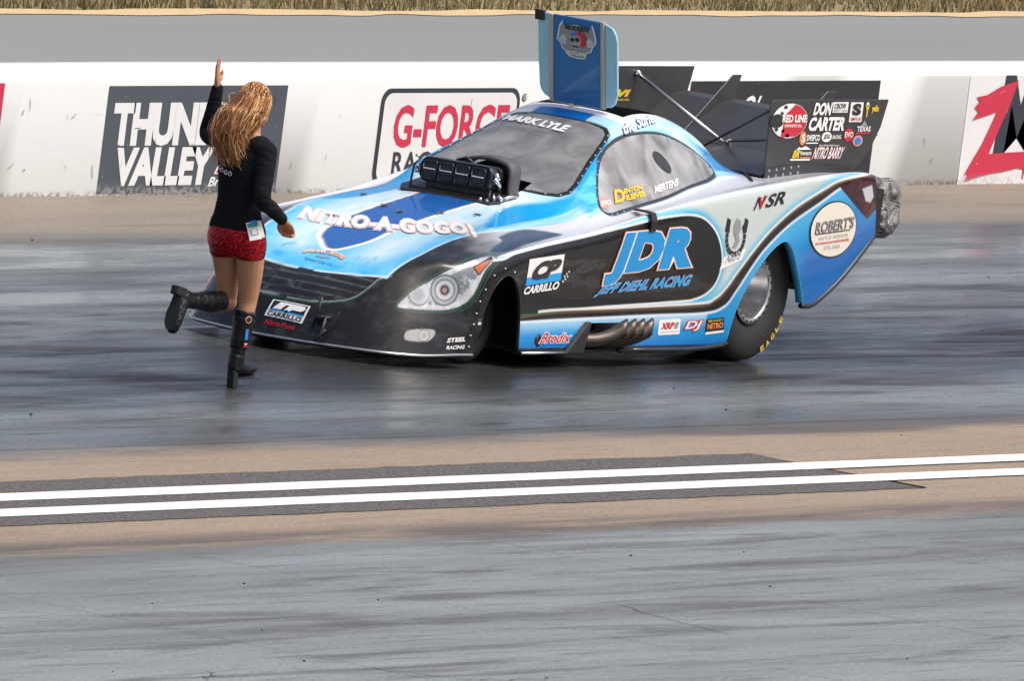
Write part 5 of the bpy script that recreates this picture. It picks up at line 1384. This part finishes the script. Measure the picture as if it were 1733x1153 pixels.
def loft(sections, n=28):
    """stack of ellipses: (centre, half width along L, half depth along F, L axis, F axis)"""
    vs = []; fs = []
    for (c, a, b, Lx, Fx) in sections:
        c = np.array(c); Lx = np.array(Lx, float); Fx = np.array(Fx, float)
        for i in range(n):
            t = 2*pi*i/n; vs.append(c + a*cos(t)*Lx + b*sin(t)*Fx)
    for j in range(len(sections)-1):
        for i in range(n): fs.append((j*n+i, j*n+(i+1) % n, (j+1)*n+(i+1) % n, (j+1)*n+i))
    fs.append(tuple(range(n))[::-1]); fs.append(tuple(range((len(sections)-1)*n, len(sections)*n)))
    return vs, fs
def ball(mb, c, r, n=12, m=8):
    r = np.array(r if hasattr(r, '__len__') else (r, r, r)); vs = []; fs = []
    for j in range(m+1):
        p = pi*j/m
        for i in range(n):
            t = 2*pi*i/n; vs.append(np.array(c) + r*np.array((sin(p)*cos(t), sin(p)*sin(t), cos(p))))
    for j in range(m):
        for i in range(n): fs.append((j*n+i, j*n+(i+1) % n, (j+1)*n+(i+1) % n, (j+1)*n+i))
    mb.add(vs, fs)
def limb(mb, pts, rad, n=16, sub=6):
    P = smooth_poly([tuple(p)+(r,) for p, r in zip(pts, rad)], sub, False)
    mb.tube(P[:, :3], list(P[:, 3]), n)
    ball(mb, P[0, :3], P[0, 3]); ball(mb, P[-1, :3], P[-1, 3])
def fuse(mb, name, m, parent, voxel, smooth_it=6):
    """one continuous skin over the collected volumes"""
    o = mb.build(name, MATS[m], parent, True)
    r = o.modifiers.new("fuse", 'REMESH'); r.mode = 'VOXEL'; r.voxel_size = voxel; r.use_smooth_shade = True
    s = o.modifiers.new("relax", 'SMOOTH'); s.factor = .5; s.iterations = smooth_it
    dg = bpy.context.evaluated_depsgraph_get(); me = bpy.data.meshes.new_from_object(o.evaluated_get(dg))
    o.modifiers.clear(); old = o.data; o.data = me; bpy.data.meshes.remove(old); me.name = name
    me.polygons.foreach_set("use_smooth", np.ones(len(me.polygons), dtype=bool))
    if not me.materials: me.materials.append(MATS[m])
    return o

V3 = lambda *a: np.array(a, float)
F0, L0 = V3(1, 0, 0), V3(0, 1, 0)
def ax(deg):      # frame turned about the vertical, + = towards her left
    t = radians(deg); return V3(-sin(t), cos(t), 0), V3(cos(t), sin(t), 0)
# torso sections: centre, half width, half depth, turn
TORSO = [((-3.150,-1.16,.755), .138, .098, 4), ((-3.152,-1.16,.800), .166, .118, 4), ((-3.158,-1.16,.850), .172, .122, 4), ((-3.166,-1.16,.905), .162, .112, 3), ((-3.178,-1.16,.980), .140, .099, 0), ((-3.190,-1.16,1.075), .124, .090, -3),
         ((-3.190,-1.16,1.16), .136, .096, -6), ((-3.182,-1.16,1.25), .158, .108, -8), ((-3.170,-1.155,1.32), .168, .106, -10), ((-3.158,-1.155,1.375), .160, .088, -10), ((-3.140,-1.15,1.415), .105, .066, -8), ((-3.128,-1.15,1.445), .058, .056, -5)]
def torso(extra, lo=0, hi=99, zlo=None):
    secs = []
    for (c, a, b, d) in TORSO[lo:hi]:
        Lx, Fx = ax(d); secs.append((c, a+extra, b+extra, Lx, Fx))
    return loft(secs)
J = dict(r_hip=V3(-3.140,-1.245,.80), r_knee=V3(-3.072,-1.23,.478), r_ankle=V3(-3.100,-1.22,.172), l_hip=V3(-3.140,-1.075,.80), l_knee=V3(-3.040,-1.075,.468), l_ankle=V3(-3.425,-1.055,.478),
         r_sh=V3(-3.205,-1.315,1.362), r_el=V3(-3.285,-1.375,1.10), r_wr=V3(-3.030,-1.36,.985), l_sh=V3(-3.118,-1.000,1.362), l_el=V3(-2.985,-.775,1.385), l_wr=V3(-2.990,-.805,1.640))
body = MB()
body.add(*torso(-.006))
limb(body, [J['r_hip'], (J['r_hip']*.55+J['r_knee']*.45)+V3(.012,0,0), J['r_knee']+V3(.0,0,.035), J['r_knee']+V3(-.004,0,-.03), J['r_knee']*.7+J['r_ankle']*.3+V3(-.006,0,0), J['r_ankle']], [.088, .073, .056, .051, .050, .034])
limb(body, [J['l_hip'], (J['l_hip']*.55+J['l_knee']*.45)+V3(.014,0,0), J['l_knee']+V3(-.004,0,.035), J['l_knee']+V3(-.022,0,0), J['l_knee']*.68+J['l_ankle']*.32+V3(0,0,-.012), J['l_ankle']], [.086, .072, .056, .051, .052, .036])
ball(body, J['l_knee']+V3(.004,0,.0), .055)
limb(body, [J['r_sh'], J['r_sh']*.5+J['r_el']*.5, J['r_el'], J['r_el']*.6+J['r_wr']*.4, J['r_wr']], [.046, .042, .035, .035, .025])
limb(body, [J['l_sh'], J['l_sh']*.5+J['l_el']*.5, J['l_el'], J['l_el']*.6+J['l_wr']*.4, J['l_wr']], [.046, .042, .035, .035, .025])
# neck and head, turned a little to the right
NK, HD = V3(-3.122,-1.148,1.44), V3(-3.105,-1.135,1.588)
limb(body, [NK, NK*.5+HD*.5+V3(.0,0,-.01), HD+V3(-.01,0,-.03)], [.052, .047, .050])
ball(body, HD+V3(-.006,0,.028), (.093,.075,.092), 20, 14); ball(body, HD+V3(.045,-.012,-.045), (.052,.052,.062), 16, 10)
ball(body, HD+V3(.098,-.018,-.018), (.016,.011,.018)); ball(body, HD+V3(.083,-.016,-.062), (.014,.020,.012)); ball(body, HD+V3(.060,-.016,-.092), (.026,.024,.018))
for s in (-1, 1): ball(body, HD+V3(-.005, s*.076-.004, -.008), (.020,.010,.032))
# right hand: loose fist beyond the cuff
W = J['r_wr']; D = V3(.80,-.03,-.55); D /= np.linalg.norm(D); S_ = V3(.1,-1,.1); S_ -= D*np.dot(S_, D); S_ /= np.linalg.norm(S_); N_ = np.cross(D, S_)      # S_ outwards, N_ palm normal
if N_[2] > 0: pass
PALM = W + D*.055
vs, fs = loft([(W, .024, .020, S_, N_), (W+D*.03, .034, .019, S_, N_), (W+D*.065, .041, .017, S_, N_), (W+D*.092, .040, .015, S_, N_), (W+D*.100, .030, .010, S_, N_)], 16); body.add(vs, fs)
CURL = -N_ if N_[2] > 0 else N_
for i, (o_, ln) in enumerate(((.030, .92), (.011, 1.0), (-.010, .95), (-.029, .80))):
    k0 = W + D*.090 + S_*o_
    p1 = k0 + D*.030*ln + CURL*.012; p2 = p1 + D*.006 + CURL*.026*ln; p3 = p2 - D*.022*ln + CURL*.006
    body.tube(smooth_poly([k0 - D*.01, p1, p2, p3], 4, False), [.0095, .0093, .0092, .009, .009, .009, .0088, .0085, .0082, .008, .0078, .0074, .007], 8); ball(body, p3, .007, 8, 6)
t0 = W + D*.045 + S_*(-.034); t1 = t0 + D*.030 - S_*.012 + CURL*.018; t2 = t1 + D*.026 + S_*.010 + CURL*.012
body.tube(smooth_poly([t0, t1, t2], 4, False), [.012]*4+[.0105]*4+[.008], 8); ball(body, t2, .008, 8, 6)
# left hand: open, raised, palm towards the car
W = J['l_wr']; D = V3(-.16,.02,.98); D /= np.linalg.norm(D); S_ = V3(.93,.36,.15); S_ -= D*np.dot(S_, D); S_ /= np.linalg.norm(S_); N_ = np.cross(S_, D)
vs, fs = loft([(W, .024, .020, S_, N_), (W+D*.03, .032, .019, S_, N_), (W+D*.065, .040, .016, S_, N_), (W+D*.098, .039, .013, S_, N_), (W+D*.106, .034, .010, S_, N_)], 16); body.add(vs, fs)
for i, (o_, ln, sp) in enumerate(((.030, .88, .10), (.010, 1.0, .03), (-.010, .94, -.03), (-.029, .74, -.10))):
    k0 = W + D*.098 + S_*o_
    dd = D + S_*sp; dd /= np.linalg.norm(dd)
    p1 = k0 + dd*.036*ln; p2 = p1 + dd*.026*ln + N_*.003; p3 = p2 + dd*.020*ln + N_*.006
    body.tube(smooth_poly([k0-D*.012, p1, p2, p3], 4, False), [.0098]*5+[.0092]*4+[.008]*3+[.0065], 8); ball(body, p3, .0065, 8, 6)
t0 = W + D*.035 + S_*.026; t1 = t0 + D*.034 + S_*.026 + N_*.010; t2 = t1 + D*.030 + S_*.012 + N_*.006
body.tube(smooth_poly([t0, t1, t2], 4, False), [.013]*4+[.011]*4+[.008], 8); ball(body, t2, .008, 8, 6)
fuse(body, "figure", 'skin', PERSON, .0055, 3)

# black long-sleeved top
top = MB(); top.add(*torso(.007, 3, 11))
Lx, Fx = ax(4); vs, fs = loft([((-3.158,-1.16,.868), .174, .122, Lx, Fx), ((-3.164,-1.16,.905), .172, .121, Lx, Fx), ((-3.172,-1.16,.95), .160, .112, Lx, Fx)]); top.add(vs, fs)
def sleeve(sh, el, wr, cuff):
    d = (wr-el)/np.linalg.norm(wr-el)
    limb(top, [sh, sh*.5+el*.5, el, el*.55+wr*.45, wr-d*cuff], [.062, .055, .049, .044, .035])
sleeve(J['r_sh'], J['r_el'], J['r_wr'], .0); sleeve(J['l_sh'], J['l_el'], J['l_wr'], -.005)
limb(top, [J['r_sh']+V3(.02,.06,.01), J['r_sh']], [.075, .062]); limb(top, [J['l_sh']+V3(-.02,-.06,.01), J['l_sh']], [.075, .062])
TOP = fuse(top, "black_top", 'black_knit', PERSON, .008, 4)
# sequin shorts
sh = MB(); sh.add(*torso(.009, 0, 4))
for a in ('r', 'l'):
    h, kn = J[a+'_hip'], J[a+'_knee']
    sh.tube([h+V3(0,0,.03), h*.95+kn*.05, h*.84+kn*.16], [.092, .091, .086], 20)
fuse(sh, "sequin_shorts", 'red_sequins', PERSON, .008, 4)
# boots: shaft, foot, block heel
def boot(knee, ankle, toe_dir, down, frac, wrinkle):
    """toe_dir: unit from heel to toe; down: unit towards the sole"""
    b = MB(); top_ = knee*(1-frac)+ankle*frac; ax_ = (ankle-knee)/np.linalg.norm(ankle-knee)
    P = [top_, top_*.72+ankle*.28, top_*.4+ankle*.6, top_*.12+ankle*.88, ankle]
    R = [.063, .062, .055, .046, .045]
    Q = smooth_poly([tuple(p)+(r,) for p, r in zip(P, R)], 8, False)
    rr = Q[:, 3] + (np.array([fn1(i*.8+wrinkle)*.004 for i in range(len(Q))]))
    b.tube(Q[:, :3], list(rr), 20)
    heel = ankle + down*.055 - toe_dir*.028; toe = heel + toe_dir*.215 + down*.0
    side_ = np.cross(toe_dir, down)
    b.add(*loft([(ankle+ax_*-.02, .047, .048, side_, toe_dir), (ankle+down*.03-toe_dir*.0, .042, .055, side_, toe_dir), (heel+down*.01+toe_dir*.02, .038, .055, side_, toe_dir)], 18))
    b.add(*loft([(heel-toe_dir*.022+down*-.012, .030, .040, side_, down), (heel+toe_dir*.03+down*-.008, .038, .046, side_, down), (heel+toe_dir*.085+down*.012, .042, .044, side_, down), (heel+toe_dir*.135+down*.026, .047, .037, side_, down), (heel+toe_dir*.185+down*.030, .044, .033, side_, down), (heel+toe_dir*.222+down*.034, .032, .025, side_, down), (heel+toe_dir*.236+down*.036, .018, .014, side_, down)], 18))
    o = fuse(b, "boot", 'black_leather', PERSON, .007, 3)
    k = MB(); h0 = heel + down*.010 - toe_dir*.030
    c = [h0 - side_*.023, h0 + side_*.023, h0 + side_*.024 + toe_dir*.052, h0 - side_*.024 + toe_dir*.052]
    k.prism([tuple(p) for p in c], tuple(down*.104)); bevel(k.build("boot_heel", MATS['boot_sole'], o), .006, 2)
    so = [heel + down*.052 + toe_dir*(.02+.20*s) + side_*(.040*w_) for s, w_ in ((0,-.7),(.25,-.8),(.55,-1.05),(.8,-1.0),(1,-.5),(1.02,.0),(1,.5),(.8,1.0),(.55,1.05),(.25,.8),(0,.7))]
    so = [p + down*(.002+.012*min(1, max(0, np.dot(p-heel, toe_dir)-.03)/.10)) for p in so]
    k = MB(); k.prism([tuple(p) for p in so], tuple(down*.010)); k.build("boot_outsole", MATS['boot_sole'], o)
    return o
td = V3(.955,.05,.12); td /= np.linalg.norm(td); dn = V3(.12,0,-1); dn -= td*np.dot(dn, td); dn /= np.linalg.norm(dn)
RB = boot(J['r_knee'], J['r_ankle'], td, dn, .12, 3.0)
td2 = V3(-.20,.0,-.98); td2 /= np.linalg.norm(td2); dn2 = V3(-1,0,.16); dn2 -= td2*np.dot(dn2, td2); dn2 /= np.linalg.norm(dn2)
LB = boot(J['l_knee'], J['l_ankle'], td2, dn2, .16, 9.0)
# patches on the right boot shaft
def bq(y, z, w_, h): return [V3(-3.145, y+w_, z-h), V3(-3.145, y+w_, z+h), V3(-3.118, y-w_, z+h), V3(-3.118, y-w_, z-h)]
for (z, m_, w_, h) in ((.40, 'decal_pink', .022, .022), (.40, 'decal_black', .016, .015), (.315, 'decal_blue', .010, .030), (.255, 'decal_red', .012, .012), (.262, 'decal_white', .009, .003)):
    p0 = V3(-3.105, -1.225, z) + V3(-.35, -.93, 0)*.0565
    r_ = V3(.93, -.35, 0); u_ = V3(0, 0, 1)
    put_poly(ring(14) if w_ > .015 else RECT, [p0-r_*w_-u_*h, p0-r_*w_+u_*h, p0+r_*w_+u_*h, p0+r_*w_-u_*h], m_, RB, lift=.010 + (.002 if m_ in ('decal_black', 'decal_white') else 0), snap=False, cuts=0, name="boot_patch")
# white letters on her back
tb = BVHTree.FromObject(TOP, bpy.context.evaluated_depsgraph_get())
def back_text(ch, y, z, s):
    o_ = V3(*PERSON.location)
    h = tb.ray_cast(Vector(tuple(V3(-4, y, z)-o_)), Vector((1, 0, 0)))
    if h[0] is None: return
    p = V3(*h[0])+o_; n_ = V3(*h[1]); n_ = n_ if n_[0] < 0 else -n_
    u_ = V3(0, 0, 1) - n_*n_[2]; u_ /= np.linalg.norm(u_); r_ = np.cross(u_, n_)
    put_text(ch, [p-r_*s-u_*s, p-r_*s+u_*s, p+r_*s+u_*s, p+r_*s-u_*s], 'decal_white', TOP, bold=.02, snap=False, cuts=0, lift=.006)
for ch, y, z in (("G", -1.055, 1.235), ("O", -1.085, 1.226), ("G", -1.117, 1.218), ("O", -1.150, 1.214), ("O", -1.125, 1.285), ("G", -1.092, 1.292)): back_text(ch, y, z, .0135)

# long wavy hair, streaked blonde and copper
HAIRM = []
for nm, c in (('hair_copper', (.42, .165, .055)), ('hair_brown', (.22, .080, .030)), ('hair_gold', (.66, .38, .13)), ('hair_blonde', (.82, .62, .36))):
    mat(nm, c, .42, noise=(40, .3)); HAIRM.append(MATS[nm])
hv = []; hf = []; hm = []
R2 = random.Random(5)
def strand(pts, rads, mi, n=5):
    base = len(hv); k = MB(); k.tube(pts, rads, n); hv.extend(k.v); hf.extend([tuple(i+base for i in f_) for f_ in k.f]); hm.extend([mi]*len(k.f))
HC = HD + V3(-.008, 0, .032)
for i in range(1300):
    # root on the crown
    th = R2.uniform(0, 2*pi); ph = R2.uniform(0, 1.75)
    d = V3(sin(ph)*cos(th), sin(ph)*sin(th), cos(ph))
    if d[0] > .62 and d[2] < .5: continue          # leave the face free
    root = HC + d*np.array((.098, .082, .098))
    side = d[1]
    # falls over the skull, then streams back and to her left
    ln = R2.uniform(.16, .33); ph0 = (th*2.2 + R2.gauss(0, .8)); wav = R2.uniform(.008, .024); fr = 1.25 + .5*sin(th*3) + R2.gauss(0, .25)
    out = V3(min(d[0], .2), d[1]*1.0, 0); out /= np.linalg.norm(out)+1e-6
    end = V3(-3.275 + R2.uniform(-.035, .05), -1.128 + side*.060 + R2.uniform(-.045, .045), 1.555 - ln*.95)
    if end[2] > 1.40: end[0] += .04
    mid = HC + V3(d[0]*.105-.055, d[1]*.112+.010, -.075 + R2.uniform(-.03, .02)) + V3(0, .012, 0)
    lift_ = V3(-.03*max(0, -d[0]), .02*max(0, d[1]), 0)
    pts = [root*.985+HC*.015, root + d*.016 + V3(-.004, 0, -.004), (root*.35+mid*.65) + d*.010, mid + lift_, mid*.5+end*.5 + V3(-.030, .022, 0)+lift_, end]
    P = smooth_poly(pts, 7, False)
    N = len(P)
    for q in range(N):
        t = max(0, (q-10)/(N-10)); a = fr*2*pi*t + ph0
        P[q] += V3(cos(a)*.5, sin(a), cos(a+1)*.3)*wav*(t**.7)*1.5
    r0 = R2.uniform(.0011, .0028)
    rad = [r0*(.7+.5*min(1, q/6))*(1 - .75*max(0, (q-N*.6)/(N*.4))) for q in range(N)]
    g_ = .5+.5*sin(th*7+ph*3); mi = R2.choices((0, 1, 2, 3), (5, 4, 1.0+2.6*g_, .3+1.6*g_*g_))[0]
    strand(P, rad, mi)
# loose wisps blown to her left
for i in range(34):
    st = HC + V3(-.05+R2.uniform(-.03,.03), .075, -.02+R2.uniform(-.07,.06)); en = st + V3(R2.uniform(-.06,.05), R2.uniform(.03,.12), R2.uniform(-.30,-.08))
    pts = [st, st*.6+en*.4+V3(0, R2.uniform(.02,.06), .03), st*.25+en*.75+V3(-.01, R2.uniform(.0,.04), 0), en]
    P = smooth_poly(pts, 7, False); a0 = R2.uniform(0, 6)
    for q in range(len(P)): P[q] += V3(.4, 1, .3)*.012*sin(q*.55+a0)*(q/len(P))
    strand(P, [.0022]*(len(P)-5)+[.0018, .0015, .0012, .001, .0006], R2.choice((2, 2, 3, 0)))
# cap of hair close to the skull so that no skin shows between strands
cap = MB(); ball(cap, HC + V3(-.016, .0, -.004), (.096, .083, .096), 24, 16)
base = len(hv); keep = []
hv.extend(cap.v); 
for f_ in cap.f: hf.append(tuple(i+base for i in f_)); hm.append(1)
cap = MB(); cap.add(*loft([(HC+V3(-.055,.005,-.03), .078, .045, L0, F0), (HC+V3(-.085,.015,-.11), .080, .045, L0, F0), (HC+V3(-.118,.025,-.18), .062, .030, L0, F0), (HC+V3(-.140,.025,-.25), .042, .018, L0, F0), (HC+V3(-.150,.022,-.29), .020, .008, L0, F0)], 20))
base = len(hv); hv.extend(cap.v)
for f_ in cap.f: hf.append(tuple(i+base for i in f_)); hm.append(1)
hair = mesh("hair", hv, hf, HAIRM[0], PERSON, True)
for m_ in HAIRM[1:]: hair.data.materials.append(m_)
hair.data.polygons.foreach_set("material_index", np.array(hm, dtype=np.int32))
# paper pass tucked into the waistband
PASS = empty("credential_pass", (-3.14, -1.36, .90))
tag(PASS, "white and green paper pass hanging at the woman's right hip", "pass")
c0 = V3(-3.245, -1.318, .915); r_ = V3(.62, -.76, .30); r_ /= np.linalg.norm(r_); u_ = V3(.50, .10, .90); u_ -= r_*np.dot(u_, r_); u_ /= np.linalg.norm(u_)
def cq(a0, a1, b0, b1): return [c0+r_*a0+u_*b0, c0+r_*a0+u_*b1, c0+r_*a1+u_*b1, c0+r_*a1+u_*b0]
n_ = np.cross(r_, u_)
k = MB(); k.prism([tuple(p) for p in cq(-.034, .036, -.058, .054)], tuple(-n_*.003)); k.build("pass_card", MATS['decal_white'], PASS)
k = MB(); k.prism([tuple(p - n_*.006) for p in cq(.0, .055, -.050, .055)], tuple(-n_*.003)); k.build("pass_card", MATS['decal_cream'], PASS)
put_poly(RECT, cq(-.028, .030, .020, .048), 'decal_green', PASS, lift=.002, snap=False, cuts=0, name="printed_band"); put_poly(RECT, cq(-.005, .028, .032, .060), 'decal_blue', PASS, lift=.004, snap=False, cuts=0, name="printed_band"); put_poly(RECT, cq(-.018, .022, -.030, .012), 'decal_grey', PASS, lift=.002, snap=False, cuts=0, name="printed_photo"); put_poly(RECT, cq(-.014, .018, -.026, .008), 'decal_white', PASS, lift=.003, snap=False, cuts=0, name="printed_photo")
# ================================================================ dry grass beyond the access road
gm = []
for nm, c in (('grass_straw', (.33, .265, .14)), ('grass_olive', (.19, .175, .075)), ('grass_green', (.11, .14, .05)), ('grass_dead', (.32, .22, .12))):
    mat(nm, c, .9); gm.append(MATS[nm])
gv = []; gf = []; gi = []
for i in range(46000):
    x = random.uniform(-4, 44); y = 13.75 + abs(random.gauss(0, 1)) * 1.1
    cl = vnoise(np.array((x*.9, y*.9, 0.3)), 1.0, 3)
    if random.random() > .35 + cl: continue
    h = random.uniform(.03, .11)*(.6+1.0*cl); a = random.uniform(0, 2*pi); w_ = random.uniform(.004, .010); bx_, by_ = random.uniform(-.08, .08), random.uniform(-.08, .08)
    n = len(gv); dx, dy = cos(a)*w_, sin(a)*w_
    gv += [(x-dx, y-dy, -.02), (x+dx, y+dy, -.02), (x+bx_*.4+dx*.6, y+by_*.4+dy*.6, h*.6), (x+bx_*.4-dx*.6, y+by_*.4-dy*.6, h*.6), (x+bx_, y+by_, h)]
    gf += [(n, n+1, n+2, n+3), (n+3, n+2, n+4)]
    g = vnoise(np.array((x*.35+9, y*.35, 0.7)), 1.0, 9)
    mi = random.choices((0, 1, 2, 3), (3.2, 2.8+4*max(0, g-.4), 6*max(0, g-.62), 1.6))[0]; gi += [mi, mi]
o = mesh("dry_grass", gv, gf, gm[0], None, False)
for m_ in gm[1:]: o.data.materials.append(m_)
o.data.polygons.foreach_set("material_index", np.array(gi, dtype=np.int32))
tag(o, "dry straw coloured grass along the far edge of the access road", "grass", kind='stuff')
